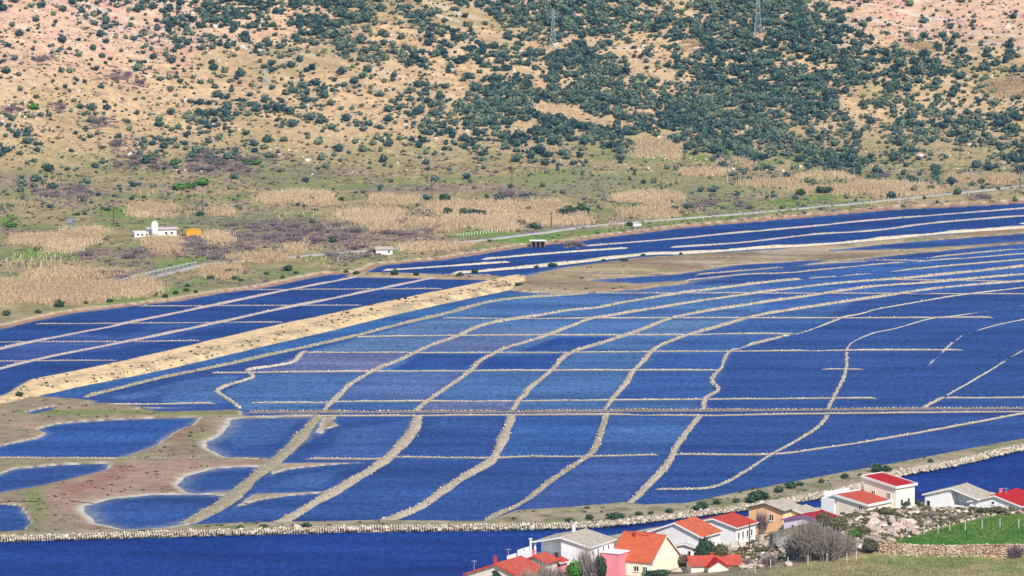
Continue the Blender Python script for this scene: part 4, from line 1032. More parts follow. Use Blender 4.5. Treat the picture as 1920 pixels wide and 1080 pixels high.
fq = (np.arange(n) * 4)[:, None] + np.array([[0, 1, 2, 3]])
patch = 0.5 + 0.28 * fbm(rp[:, 0], rp[:, 1], 30, 2, 402)
tag(mesh_obj("reed_bed", q, fq, M['reed'], attrs={"var": np.repeat(np.clip(patch + rng.normal(0, 0.15, n), 0, 1), 4)}), "dry straw-coloured reeds standing in beds across the shore plain", "reeds", kind="stuff")

# ------------------------------------------------------------------ leafless shrubs on the plain
TWIGS = [twig_arrays(500 + k, 70, 0.03, 0.95) for k in range(5)]
TWIG_ME = [proto("bare_shrub", t, M['twig']) for t in TWIGS]
BARE = [(337, 383, 442, 467), (373, 437, 462, 487), (240, 277, 468, 487), (440, 475, 455, 470), (430, 633, 418, 453), (143, 178, 472, 484), (617, 660, 472, 488), (187, 247, 505, 523), (640, 683, 430, 468), (685, 710, 468, 482), (723, 790, 432, 448),
        (363, 417, 284, 320), (433, 473, 304, 330), (200, 247, 134, 150), (245, 273, 154, 166), (160, 220, 221, 237), (1280, 1343, 374, 390), (1375, 1410, 380, 390), (67, 170, 350, 377), (220, 300, 290, 318), (930, 1000, 358, 372), (470, 560, 440, 455),
        (100, 120, 195, 210), (0, 40, 200, 215), (70, 115, 105, 116), (290, 330, 395, 402), (1050, 1085, 455, 462), (760, 830, 420, 432), (1820, 1850, 365, 372), (1640, 1665, 320, 332), (440, 520, 290, 302), (210, 250, 262, 275)]
ORD = ["first", "second", "third", "fourth", "fifth", "sixth", "seventh", "eighth", "ninth", "tenth", "eleventh", "twelfth", "thirteenth", "fourteenth", "fifteenth", "sixteenth", "seventeenth", "eighteenth", "nineteenth", "twentieth"]
ORD += ["twenty-" + o for o in ORD[:9]] + ["thirtieth"] + ["thirty-" + o for o in ORD[:9]] + ["fortieth"] + ["forty-" + o for o in ORD[:9]]
WHERE = ["just below the yellow container", "right of and below the container", "below the white farm", "above the road bend reeds", "in the wide belt right of the container", "left of the farm in the reeds", "beside the road left of the white hut", "in the lower reed belt",
         "above the white hut", "at the white hut's wall", "between the hut and the reed belt", "above the bright green bushes", "right of the bright green bushes", "under the pink slope's ledge", "below the ledge on the pink slope", "on the lower pink slope", "above the road's middle stretch", "above the green verge",
         "at the slope's left foot", "left of the green clump", "on the plain behind the second pole", "in the upper part of the wide belt", "beside the flat green bush", "at the left edge of the slope", "high on the bare pink slope", "left of the short pole",
         "between the stone hut and the pans", "in the middle reed belt", "at the road's far end", "among the far slope's bushes", "between slope and green bushes", "on the slope above the left thickets"]
tw_pos, tw_s = [], []
for (x0, x1, y0, y1), wh in zip(BARE, WHERE):
    ar = (x1 - x0) * (y1 - y0); m = max(2, int(ar / 190))
    x = np.sort(rng.uniform(x0, x1, m)); y = rng.uniform(y0 + 5, y1 + 2, m)
    for k, p in enumerate(on_ground(x, y, 1250, 1900, 2.0)):
        s = rng.uniform(1.3, 2.4)
        put(TWIG_ME[rng.integers(0, 5)], "bare_shrub", p - np.array([0, 0, 0.1]), (s * 1.25, s * 1.25, s * 0.85), None, f"leafless shrub {wh}, {ORD[k]} from the left", "shrub", "leafless shrubs on plain and slope")
    m2 = int(ar / 14) + 8      # low undergrowth between them
    qx = rng.normal((x0 + x1) / 2, (x1 - x0) * 0.38, m2); qy = rng.normal((y0 + y1) / 2 + 2, (y1 - y0) * 0.42, m2)
    tw_pos.append(on_ground(qx, qy, 1250, 1900, 2.0)); tw_s.append(rng.uniform(0.45, 1.1, m2))
# drier patches all over the plain
qx = rng.uniform(-60, 1980, 9000); qy = rng.uniform(310, 540, 9000)
qp = on_ground(qx, qy, 1250, 1800, 2.0); kp = (qp[:, 2] > 0.6) & (fbm(qp[:, 0], qp[:, 1], 26, 3, 431) > 0.02)
tw_pos.append(qp[kp]); tw_s.append(rng.uniform(0.35, 0.9, kp.sum()))
tp2 = np.vstack(tw_pos); ts2 = np.concatenate(tw_s)
UND = [twig_arrays(520 + k, 22, 0.05, 1.0, 1) for k in range(4)]
v, f, a = scatter_join(UND, tp2, np.column_stack([ts2 * 1.3, ts2 * 1.3, ts2 * 0.8]), rng, rng.normal(0, 0.2, len(tp2)))
tag(mesh_obj("undergrowth", v, f, M['scrub'], attrs={"var": a}), "low purplish brown undergrowth filling the thickets of the plain", "undergrowth", kind="stuff")

# ------------------------------------------------------------------ green shrubs and bushes that stand alone
GREEN_ME = [proto("green_bush", bush_arrays(560 + k, 160, 0.15), M['green']) for k in range(3)]
for (x, y, s, lab) in [(335, 357, 3.0, "bright green rounded bush, larger of the pair at the foot of the slope"), (355, 354, 2.6, "bright green bush in the middle of the pair at the foot of the slope"),
                       (380, 348, 3.0, "bright green bush uppermost of the clump at the foot of the slope"), (480, 309, 2.2, "green bush standing apart on the slope above the pair"), (462, 306, 1.8, "small green bush just left of the lone slope bush"),
                       (330, 310, 2.4, "dull green bush among leafless shrubs on the lower slope"), (285, 296, 2.0, "dull green bush below a rocky ledge on the lower slope"), (62, 205, 2.6, "flat green bush high on the bare pink slope"),
                       (20, 426, 2.2, "green bush at the picture's edge behind the reeds"), (395, 362, 1.2, "small bright green bush below the clump at the slope's foot")]:
    p = on_ground(x, y, 1300, 1900, 1.0)[0]
    put(GREEN_ME[int(x) % 3], "green_bush", p - np.array([0, 0, 0.1]), (s, s, s * 0.75), None, lab, "bush")

for k, (xs, grp, lab) in enumerate([
    ([(668, 514, 1.0), (740, 516, 1.5), (781, 518, 1.1), (862, 518, 1.2), (891, 512, 1.2), (648, 512, 0.9), (1006, 502, 0.8), (1033, 500, 1.2), (1041, 500, 1.0), (1132, 490, 0.8), (1165, 489, 0.9), (1172, 490, 1.0), (1206, 480, 0.8), (1283, 475, 0.8), (1294, 474, 1.0), (1277, 477, 0.7)],
     "bushes on the pan banks", "dark round bush standing on the earth bank between the far pans"),
    ([(113, 576, 1.9), (13, 592, 1.4), (72, 588, 1.0), (159, 570, 0.9), (207, 567, 1.1), (288, 556, 1.3), (300, 552, 1.0), (310, 558, 1.0), (330, 552, 1.0), (350, 547, 1.0), (367, 550, 0.8), (395, 524, 1.2), (352, 538, 0.9), (428, 514, 1.6), (438, 512, 1.4), (432, 498, 1.3), (440, 524, 1.1), (452, 528, 0.9), (540, 508, 1.6), (500, 515, 0.9), (555, 514, 0.9), (530, 522, 0.8)],
     "bushes along the reed shore", "dark evergreen bush on the strip of shore beside the upper pans"),
    ([(1317, 954, 1.5), (1308, 960, 1.2), (1420, 938, 2.0), (1408, 944, 1.4), (1433, 936, 1.4), (1460, 924, 1.2), (1482, 916, 1.4), (1500, 912, 0.9), (1540, 905, 0.8), (1645, 886, 1.7), (1660, 884, 1.2), (1585, 897, 1.0), (1150, 977, 1.4), (1163, 975, 1.1), (1105, 974, 1.0), (1068, 979, 0.9), (1198, 967, 0.8), (1255, 963, 0.9), (1345, 946, 1.0), (1745, 868, 0.8), (1220, 965, 0.7), (575, 990, 1.0), (494, 992, 0.9), (450, 994, 0.9), (265, 1001, 0.7), (1380, 943, 0.9)],
     "bushes on the rocky shore dike", "dark evergreen bush on the grassy crown of the rocky shore dike"),
    ([(37, 743, 1.1), (87, 719, 0.5), (696, 581, 0.6), (748, 563, 0.6), (760, 561, 0.6), (970, 536, 0.9), (975, 535, 0.9), (358, 661, 0.5)], "bushes on the sandy bank", "small dark bush growing on the sandy road bank"),
    ([(1070, 402, 2.6), (1090, 398, 2.6), (1055, 404, 2.0), (835, 378, 2.4), (840, 400, 1.8), (870, 404, 2.2), (888, 404, 2.0), (905, 403, 1.6), (1000, 428, 1.8), (1008, 430, 1.4), (1265, 396, 1.6), (1290, 392, 1.6), (1540, 362, 2.2), (1552, 362, 2.0), (1500, 366, 2.0), (1745, 358, 1.8), (1710, 362, 1.6), (1840, 344, 1.6), (1180, 424, 1.4), (830, 372, 1.4), (640, 376, 1.2), (375, 405, 1.6), (270, 372, 1.0), (202, 396, 1.2), (160, 403, 1.0), (146, 404, 1.0), (625, 455, 1.5), (585, 420, 1.2)],
     "dark bushes on the plain", "dark evergreen bush standing among the reeds of the plain"),
]):
    pts = on_ground([t[0] for t in xs], [t[1] for t in xs], 880, 1800, 1.0)
    rank = {i: k for k, i in enumerate(sorted(range(len(xs)), key=lambda i: xs[i][0]))}
    for i, ((x, y, s), p) in enumerate(zip(xs, pts)):
        put(BANK_ME[int(x + y) % 8], "dark_bush", p - np.array([0, 0, 0.15]), (s, s * 0.95, s), None, lab + f", {ORD[rank[i]]} from the left", "bush", grp)

# ------------------------------------------------------------------ road and its furniture
def strip(name, path, w, mat, lift=0.06, step=2.0):
    p = on_ground([a for a, b in path], [b for a, b in path], 1150, 1800, 0.5)
    c = resample(p[:, :2], step)
    t = np.gradient(c, axis=0); t /= np.linalg.norm(t, axis=1)[:, None]
    nr = np.stack([-t[:, 1], t[:, 0]], -1)
    k = np.linspace(-0.5, 0.5, 3)
    zc = np.max([gz(*(c + nr * w * a).T) for a in np.linspace(-0.8, 0.8, 7)], 0)
    zc = np.convolve(np.pad(zc, 4, mode='edge'), np.ones(9) / 9, 'valid') + 0.12
    vs = [np.column_stack([c + nr * w * 0.62, zc - 0.9])] + [np.column_stack([c + nr * (w * a), zc + lift]) for a in k[::-1]] + [np.column_stack([c - nr * w * 0.62, zc - 0.9])]
    v = np.stack(vs, 1).reshape(-1, 3)
    return mesh_obj(name, v, grid_faces(len(c), 5), mat), c, nr, zc

M['asphalt'] = plain("pale_worn_asphalt", srgb(168, 164, 158), 0.9, 0.1, 0.4, 0.02)
M['white'] = plain("white_paint", srgb(238, 236, 230), 0.6, 0.05, 2)
M['metal'] = plain("galvanised_steel", srgb(196, 198, 200), 0.45, 0.08, 4, 0, 0.5)
M['wood'] = plain("weathered_pole_wood", srgb(98, 82, 70), 0.9, 0.2, 3)
road, rcl, rnr, rzc = strip("road", [(120, 566), (180, 545), (220, 534), (283, 520), (370, 499), (423, 492), (617, 476), (680, 471), (737, 467), (820, 458), (907, 450), (1007, 438), (1107, 424), (1280, 410), (1447, 396), (1593, 383), (1640, 378), (1847, 357), (1920, 348), (2150, 322)], 3.0, M['asphalt'])
tag(road, kind="structure")

def rail(path, label):
    p = on_ground([a for a, b in path], [b for a, b in path], 1150, 1700, 0.5)
    c = resample(p[:, :2], 2.5); z = gz(*c.T) + 0.35
    r = empty("guard_rail", (c[0, 0], c[0, 1], z[0])); tag(r, label, "guard rail")
    o = Vector((c[0, 0], c[0, 1], z[0])); m = MB()
    for i in range(len(c) - 1):
        a = Vector((*c[i], z[i])) - o; b = Vector((*c[i + 1], z[i + 1])) - o
        m.add([a + Vector((0, 0, .3)), b + Vector((0, 0, .3)), b + Vector((0, 0, .55)), a + Vector((0, 0, .55)), a + Vector((0, .12, .3)), b + Vector((0, .12, .3)), b + Vector((0, .12, .55)), a + Vector((0, .12, .55))],
              [(0, 1, 2, 3), (7, 6, 5, 4), (3, 2, 6, 7), (0, 4, 5, 1), (0, 3, 7, 4), (1, 5, 6, 2)])
    m.build("beam", M['metal'], r)
    for i in range(len(c)):
        a = Vector((*c[i], z[i])) - o
        MB().box(a.x - .06, a.y + .13, a.z - .6, a.x + .06, a.y + .25, a.z + .75).build("post", M['metal'], r)
rail([(225, 531), (283, 515), (330, 505), (372, 495)], "white guard rail on the road bend beside the reeds")

# pale fence posts beside the road
pp = on_ground(np.linspace(858, 970, 22), np.linspace(444, 431, 22), 1200, 1600, 0.5)
for k, p in enumerate(pp):
    tag(MB().bar((0, 0, -.2), (0, 0, 1.0), .09).build("fence_post", M['white']), f"small white fence post above the green road verge, {ORD[k]} from the left", "post", "white posts above the road verge").location = p

def pole(px, py, h, label, arm=True):
    p = on_ground(px, py, 780, 1900, 0.7)[0]
    r = empty("utility_pole", p); tag(r, label, "pole")
    MB().bar((0, 0, -.5), (0, 0, h), .17, .12, 6).build("shaft", M['wood'], r)
    if arm:
        MB().box(-.8, -.06, h - .5, .8, .06, h - .36).build("crossarm", M['wood'], r)
        for x in (-.7, 0, .7): MB().bar((x, 0, h - .36), (x, 0, h - .1), .06).build("insulator", M['white'], r)
    return r
for x, y, h, lab in [(810, 378, 8, "thin utility pole on the plain left of the lone bush"), (960, 375, 8, "thin utility pole on the plain behind the reed belt"), (213, 422, 6.5, "thin utility pole behind the white farm's green patch"),
                     (1241, 362, 7, "utility pole at the slope's foot above the long reed bed"), (1383, 348, 7, "utility pole in dry grass below the dense scrub"), (1913, 352, 6, "utility pole at the picture's edge over the road"), (380, 395, 5, "short utility pole among low green bushes on the plain"),
                     (1034, 428, 5, "short pole at the road's edge above the stone hut"), (1800, 300, 6, "utility pole among scattered bushes on the far slope")]:
    pole(x, y, h, lab)

def pylon(px, py, h, wb, label):
    p = on_ground(px, py, 1400, 1950, 0.7)[0]
    r = empty("lattice_pylon", p); tag(r, label, "pylon")
    cs = [(-1, -1), (1, -1), (1, 1), (-1, 1)]
    at = lambda c, t: Vector((c[0], c[1], 0)) * (wb / 2 * (1 - t) ** 1.3 + 0.22) + Vector((0, 0, h * t))
    for c in cs:
        m = MB()
        for k in range(6): m.bar(at(c, k / 6), at(c, (k + 1) / 6), .05)
        m.build("leg", M['metal'], r)
    m = MB()
    for k in range(7):
        for j in range(4):
            a, b = cs[j], cs[(j + 1) % 4]
            m.bar(at(a, k / 8), at(b, (k + 1) / 8), .028); m.bar(at(b, k / 8), at(a, (k + 1) / 8), .028); m.bar(at(a, k / 8), at(b, k / 8), .028)
    m.build("bracing", M['metal'], r)
    for t, w in ((.78, 1.2), (.9, .9)):
        MB().bar((-w, 0, h * t), (w, 0, h * t), .08).bar((-w, 0, h * t), (0, 0, h * (t + .06)), .05).bar((w, 0, h * t), (0, 0, h * (t + .06)), .05).build("crossarm", M['metal'], r)
pylon(1037, 97, 15.5, 2.2, "lattice pylon standing in scrub, nearer the middle of the slope")
pylon(1421, 68, 17, 2.4, "lattice pylon standing in dense scrub, cut by the picture's top")
pylon(499, 157, 5.5, 2.0, "short lattice pylon on the bare middle of the slope")

# ------------------------------------------------------------------ houses
def roof_mat(name, c):
    m, N, L, B = new_mat(name)
    n1 = noise_node(N, L, 1.2, 5, 0.7); n2 = noise_node(N, L, 7, 3, 0.7)
    g_ = sum(c) / 3; lo = tuple((x * .8 + g_ * .2) * 0.72 for x in c); hi = tuple(min(1, (x * .85 + g_ * .15) * 1.2) for x in c)
    a = ramp(N, L, n1.outputs[0], [(0.28, lo), (0.5, c), (0.72, hi)])
    a = mix(N, L, 1.0, a, ramp(N, L, n2.outputs[0], [(0.3, (0.72, 0.7, 0.68)), (0.6, (1.05, 1.05, 1.05))]), 'MULTIPLY')
    L.new(a, B.inputs["Base Color"]); B.inputs["Roughness"].default_value = 0.85; B.inputs["Specular IOR Level"].default_value = 0.2
    tc = N.new("ShaderNodeTexCoord"); w = N.new("ShaderNodeTexWave"); w.bands_direction = 'X'; w.inputs["Scale"].default_value = 1.2; w.inputs["Distortion"].default_value = 0.6
    L.new(tc.outputs["Object"], w.inputs["Vector"]); bump(N, L, B, w.outputs["Fac"], 0.9, 0.12)
    return m
R_OR, R_RED, R_SAL, R_BRT = roof_mat("orange_tiles", srgb(226, 112, 70)), roof_mat("red_tiles", srgb(214, 78, 58)), roof_mat("salmon_tiles", srgb(216, 96, 76)), roof_mat("bright_red_tiles", srgb(205, 36, 34))
R_MAG, R_BEI, R_GRY = roof_mat("crimson_sheet", srgb(190, 34, 56)), roof_mat("beige_sheet", srgb(208, 196, 176)), roof_mat("grey_sheet", srgb(196, 192, 188))
Wt = lambda n, c: plain(n, srgb(*c), 0.85, 0.09, 0.9, 0.01)
W_WHITE, W_GREY, W_CREAM, W_YEL, W_ORG, W_PNK, W_LIL, W_BEI = (Wt("white_render", (248, 247, 246)), Wt("light_grey_render", (238, 236, 234)), Wt("cream_render", (248, 244, 218)), Wt("yellow_render", (240, 226, 168)),
    Wt("orange_render", (248, 196, 148)), Wt("pink_render", (234, 140, 152)), Wt("lilac_render", (228, 214, 236)), Wt("beige_render", (240, 226, 208)))
M['glass'], N, L, B = new_mat("dark_window_glass"); B.inputs["Base Color"].default_value = (0.012, 0.014, 0.02, 1); B.inputs["Roughness"].default_value = 0.12
n1 = noise_node(N, L, 2.0); L.new(ramp(N, L, n1.outputs[0], [(0.3, (0.008, 0.01, 0.016)), (0.7, (0.03, 0.032, 0.04))]), B.inputs["Base Color"])
M['door'] = plain("dark_wood_door", srgb(84, 52, 46), 0.7, 0.2, 3)

def window(parent, wall, u, v, w, h, W, L, frame=None, name="window"):
    """u: metres along the wall from its left end as seen from outside, v: sill height above the floor."""
    f = MB(); t, d = 0.06, 0.10
    pane = MB()
    def place(mb, a0, a1, z0, z1, d0, d1):
        if wall == 'G': mb.box(-d1, W / 2 - a1, z0, -d0, W / 2 - a0, z1)        # front gable, faces -x, left end is +y
        elif wall == 'S': mb.box(a0, -W / 2 - d1, z0, a1, -W / 2 - d0, z1)      # side facing -y
        elif wall == 'T': mb.box(L - a1, W / 2 + d0, z0, L - a0, W / 2 + d1, z1)  # side facing +y
    place(f, u, u + w, v, v + t, .004, d); place(f, u, u + w, v + h - t, v + h, .004, d)
    place(f, u, u + t, v + t, v + h - t, .004, d); place(f, u + w - t, u + w, v + t, v + h - t, .004, d)
    if w > 0.8: place(f, u + w / 2 - .04, u + w / 2 + .04, v + t, v + h - t, .03, d - .01)
    o = f.build(name, frame or M['white'], parent)
    place(pane, u + t, u + w - t, v + t, v + h - t, .004, .025)
    pane.build("pane", M['glass'] if name == "window" else M['door'], o)
    s = MB(); place(s, u - .08, u + w + .08, v - .1, v - .004, .004, .16); s.build("sill", M['white'], o)
    return o

def chimney(parent, x, y, z, h, mat, w=.45):
    c = MB().box(x - w / 2, y - w / 2, z - .6, x + w / 2, y + w / 2, z + h).build("chimney", mat, parent)
    MB().box(x - w / 2 - .08, y - w / 2 - .08, z + h + .1, x + w / 2 + .08, y + w / 2 + .08, z + h + .2).box(x - w / 2, y - w / 2, z + h + .003, x - w / 2 + .1, y + w / 2, z + h + .1).box(x + w / 2 - .1, y - w / 2, z + h + .003, x + w / 2, y + w / 2, z + h + .1).build("chimney_cap", mat, c)

def house(label, apex, zb, th, W, L, hw, rise, wall, roof, wins=(), chims=(), ov=.4, trim=None, name="house", cat="house", side=None, doors=(), skew=0.0, recess=None):
    za = zb + hw + rise + .25
    p = P(apex[0], apex[1], za)
    r = empty(name, (p[0], p[1], zb), math.radians(th)); tag(r, label, cat)
    yk = skew * W / 2
    if recess is None:
        MB().prism([(-W / 2, -3), (W / 2, -3), (W / 2, hw), (yk, hw + rise), (-W / 2, hw)], 'x', 0, L).build("wall", wall, r)
    else:      # one half of the gable stands back behind a loggia
        sgn, dep, flo = recess
        MB().prism([(0, -3), (-sgn * W / 2, -3), (-sgn * W / 2, hw), (0, hw + rise)], 'x', 0, L).build("wall", wall, r)
        MB().prism([(sgn * .004, -3), (sgn * W / 2, -3), (sgn * W / 2, hw), (sgn * .004, hw + rise)], 'x', dep, L).build("back_wall", wall, r)
        MB().box(0.01, min(sgn * .006, sgn * W / 2), -3, dep - .004, max(sgn * .006, sgn * W / 2), flo).build("loggia_floor", wall, r)
        MB().box(0.05, sgn * (W / 2 - .35) - .14, flo + .004, .33, sgn * (W / 2 - .35) + .14, hw - .02).build("loggia_post", wall, r)
    if side is not None:   # the long side is painted another colour
        MB().box(.02, -W / 2 - .03, -3, L - .02, -W / 2 - .003, hw - .02).build("side_wall", side, r)
    sl = rise / (W / 2 + yk) ; sr = rise / (W / 2 - yk)
    e0, e1 = -(W / 2 + ov), W / 2 + ov
    t = .2; b = .012
    zl, zr_, zt = hw - ov * sl + b, hw - ov * sr + b, hw + rise + b
    rf = MB().prism([(e0, zl), (yk, zt), (e1, zr_), (e1, zr_ + t), (yk, zt + t), (e0, zl + t)], 'x', -ov, L + ov).build("roof", roof, r)
    tm = trim or M['white']
    MB().prism([(e0 - .02, zl - .06), (yk, zt - .06), (e1 + .02, zr_ - .06), (e1 + .02, zr_ + t + .03), (yk, zt + t + .03), (e0 - .02, zl + t + .03)], 'x', -ov - .07, -ov - .004).build("bargeboard", tm, rf)
    MB().box(-ov, e0 - .13, zl + .02, L + ov, e0 - .004, zl + t - .03).build("gutter", tm, rf)
    MB().bar((-ov + .05, yk, zt + t + .01), (L + ov - .05, yk, zt + t + .01), .1, .1, 6).build("ridge_cap", roof, rf)
    for wn_ in wins: window(r, *wn_, W, L)
    for dn in doors: window(r, *dn, W, L, name="door")
    for (x, y, h, m) in chims:
        chimney(rf, x, y, hw + rise * (1 - abs(y - yk) / (W / 2)), h + .5, m)
    return r

def shed(label, corner, zb, th, W, L, h, drop, wall, roof, wins=(), name="house", ov=.3, side=None):
    """Mono-pitch house; corner = top left corner in the photograph; +x runs back, -y runs towards the viewer's right."""
    p = P(corner[0], corner[1], zb + h + .25)
    r = empty(name, (p[0], p[1], zb), math.radians(th)); tag(r, label, "house")
    o = W / 2   # walls are laid out from y = -W to 0
    MB().prism([(0, -3), (0, h), (-W, h - drop), (-W, -3)], 'x', 0, L).build("wall", wall, r)
    if side is not None: MB().box(.02, -W - .03, -3, L - .02, -W - .003, h - drop - .02).build("side_wall", side, r)
    s = drop / W
    z = lambda y: h + s * y + .012
    rf = MB().prism([(ov, z(ov)), (-W - ov, z(-W - ov)), (-W - ov, z(-W - ov) + .18), (ov, z(ov) + .18)], 'x', -ov, L + ov).build("roof", roof, r)
    pr = MB()
    for x0, x1 in ((-ov - .12, -ov - .004), (L + ov + .004, L + ov + .12)):
        pr.prism([(ov, z(ov) - .15), (-W - ov, z(-W - ov) - .15), (-W - ov, z(-W - ov) + .32), (ov, z(ov) + .32)], 'x', x0, x1)
    pr.box(-ov - .12, -W - ov - .13, z(-W - ov) - .15, L + ov + .12, -W - ov - .004, z(-W - ov) + .32)
    pr.box(-ov - .12, ov + .004, z(ov) - .15, L + ov + .12, ov + .13, z(ov) + .32)
    pr.build("parapet", M['white'], rf)
    for w_ in wins:
        wall_, u, v, w, hh = w_
        f = window(r, wall_, u, v, w, hh, 0.0 if wall_ == 'G' else 2 * W, L)
    return r

TH = 58
house("beige house with red tiled roof and red chimney at the water's edge", (930, 1056), 2.0, 60, 12, 8.5, 3.2, 2.2, W_BEI, R_SAL, wins=[('G', 5.2, 3.6, .8, .8), ('G', 8.5, 1.0, 1.0, 1.2)], chims=[(.8, .6, .8, R_RED)], trim=R_RED)
house("small beige house with red roof between the red-roofed and the white house", (1003, 1041), 2.2, TH, 4.6, 3.6, 4.2, .9, W_BEI, R_SAL, chims=[(1.2, 1.0, .6, W_PNK)], trim=R_RED, wins=[('S', 1.2, 1.8, .8, 1.0)])
house("tiny red-roofed outhouse in front of the white house", (1040, 1047), 2.2, TH, 2.4, 2.2, 3.6, .4, W_PNK, R_RED, name="outhouse", cat="outhouse", chims=[(.6, 0, .5, M['door'])], wins=[('G', .7, 1.6, .8, .8)])

h2 = house("large white house with beige roof, two chimneys and a stepped terrace", (1052, 1006), 2.2, 62, 11.2, 9.5, 6.0, 1.25, W_WHITE, R_BEI,
           wins=[('S', .9, 4.3, .7, 1.1), ('S', 2.9, 4.3, .7, 1.1), ('S', 4.9, 4.3, .7, 1.1), ('S', 6.9, 4.3, .7, 1.1), ('S', 2.0, 1.2, .9, 1.2)], chims=[(6.8, 1.0, .7, W_GREY)], recess=(1, 3.2, 3.4))
MB().box(-.6, 5.63, -3, 4.0, 8.4, 3.6).box(-.6, 5.63, 3.6, -.4, 8.4, 4.5).box(-.39, 8.2, 3.6, 4.0, 8.4, 4.5).build("terrace", W_WHITE, h2)
MB().box(.4, 8.41, -3, 3.6, 11.0, 2.3).box(.4, 10.8, 2.3, 3.6, 11.0, 3.1).build("lower_terrace", W_WHITE, h2)
MB().bar((-.3, 5.9, 3.6), (-.3, 5.9, 6.6), .22).box(-.55, 5.65, 6.6, -.05, 6.15, 6.75).build("chimney_pillar", W_CREAM, h2)

h3 = house("yellow house with steep orange roof and a pink annex", (1248, 1003), 2.2, 150, 10.0, 8.2, 3.0, 3.9, W_CREAM, R_OR, wins=[('T', 4.6, 1.1, 1.0, 1.0), ('T', 6.4, 1.1, .9, 1.0)], chims=[(5.6, .8, .5, R_SAL)], ov=.3)
ann = MB().box(5.2, 4.2, -3, 10.3, 7.6, 4.4).build("annex", W_PNK, h3)
MB().box(5.0, 4.0, 4.4 + .004, 10.5, 7.8, 4.6).build("annex_roof", W_GREY, ann)
for z0 in (2.3, -.6):
    w_ = MB().box(8.6, 7.604, z0, 9.8, 7.68, z0 + 1.4).build("annex_window", M['white'], ann)
    MB().box(8.72, 7.684, z0 + .12, 9.68, 7.70, z0 + 1.28).build("annex_pane", M['glass'], ann)
dm = MB().box(3.2, -2.5, 3.5, 6.4, .5, 6.9).build("dormer", R_SAL, h3); MB().box(4.2, .504, 5.9, 4.9, .54, 6.5).build("dormer_window", M['glass'], dm)

house("white house with orange roof behind the yellow house", (1266, 979), 2.3, TH, 10.6, 7.0, 5.2, 2.0, W_GREY, R_OR, wins=[('S', 2.2, 2.8, .8, 1.4), ('G', 7.8, 1.6, .9, 1.0)], trim=W_WHITE)
house("low white annex with two small windows beside the dark tree", (1284, 1018), 2.2, 68, 4.0, 3.4, 3.4, .5, W_WHITE, R_GRY, wins=[('G', .5, 1.8, .6, 1.0), ('G', 2.6, 1.8, .6, 1.0)], name="annex_house")
house("white house with red roof, red porch and a row of windows", (1338, 971), 2.4, TH, 9.4, 7.2, 4.6, 1.2, W_WHITE, R_RED, wins=[('S', .5, 2.4, .7, 1.3), ('S', 2.1, 2.4, .7, 1.3), ('S', 3.7, 2.4, .7, 1.3), ('S', 5.3, 2.4, .7, 1.3), ('G', 2.2, 2.4, .8, 1.0)])
pr = house("low lean-to with dark red roof against the white house's gable", (1352, 984), 2.4, TH, 5.6, 1.6, 3.6, .6, W_BEI, R_RED, name="lean_to", cat="lean-to", wins=[('G', 1.0, 1.2, .9, 1.2)])
house("orange house with beige roof and yellow side above the rocks", (1436, 943), 2.4, TH, 7.2, 6.6, 4.6, 1.0, W_ORG, R_BEI, wins=[('G', 4.4, 2.6, .95, 1.25), ('S', 1.2, 2.8, .6, .7), ('S', 3.6, 2.8, .6, .7)], side=W_YEL, trim=M['wood'])
house("low wing with pale roof on the orange house's yellow side", (1487, 953), 2.4, TH, 4.4, 5.0, 3.9, .6, W_YEL, R_BEI, wins=[('G', 1.9, 2.2, .6, .7)], name="house_wing")
house("lilac house with crimson roof half hidden behind the bare bush", (1510, 965), 2.4, TH, 9.0, 6.4, 3.6, 1.1, W_LIL, R_MAG, wins=[('G', 1.6, 2.0, .8, .9), ('G', 5.6, 2.0, .8, .9), ('G', 7.2, .6, .9, 1.6)], trim=Wt("purple_trim", (150, 110, 180)))

h9 = shed("white house with salmon red mono-pitch roof under the tower house", (1568, 927), 2.5, 50, 7.3, 8.0, 4.7, 1.1, W_BEI, R_SAL, wins=[('G', 5.2, 2.0, .9, 1.3), ('S', 2.5, 1.8, .8, 1.2)])
MB().box(-.4, .16, -3, 3.2, 3.2, 3.2).box(-.4, .16, 3.2, -.3, 3.2, 4.1).box(-.29, 3.1, 3.2, 3.2, 3.2, 4.1).build("balcony", W_WHITE, h9)
MB().prism([(.35, 4.9), (.35, 5.05), (4.0, 3.4), (4.0, 3.25)], 'x', .2, 3.4).build("lean_roof", W_WHITE, h9)
for (u, v) in ((2.0, 3.95), (4.2, 3.7)):
    pass
h10 = shed("cream tower house with bright red mono-pitch roof and white parapet", (1620, 892), 2.5, 45, 8.0, 5.4, 7.4, 1.1, W_CREAM, R_BRT, wins=[('G', 2.0, 3.9, .9, 1.2), ('G', 5.8, 3.9, .9, 1.2), ('S', 1.2, 2.6, .8, 1.3), ('S', 3.2, 2.6, .8, 1.3)])
MB().box(-7.5, .5, -3, -.4, 3.4, 4.4).box(-7.5, .5, 4.4, -.4, .65, 5.0).box(-7.5, 3.25, 4.4, -.4, 3.4, 5.0).build("terrace", W_GREY, h10)
MB().box(.6, -8.6, 1.5, 2.4, -8.05, 1.65).bar((.6, -8.55, 1.65), (.6, -8.55, 2.5), .05).bar((2.4, -8.55, 1.65), (2.4, -8.55, 2.5), .05).box(.6, -8.6, 2.45, 2.4, -8.5, 2.52).build("balcony", M['metal'], h10)

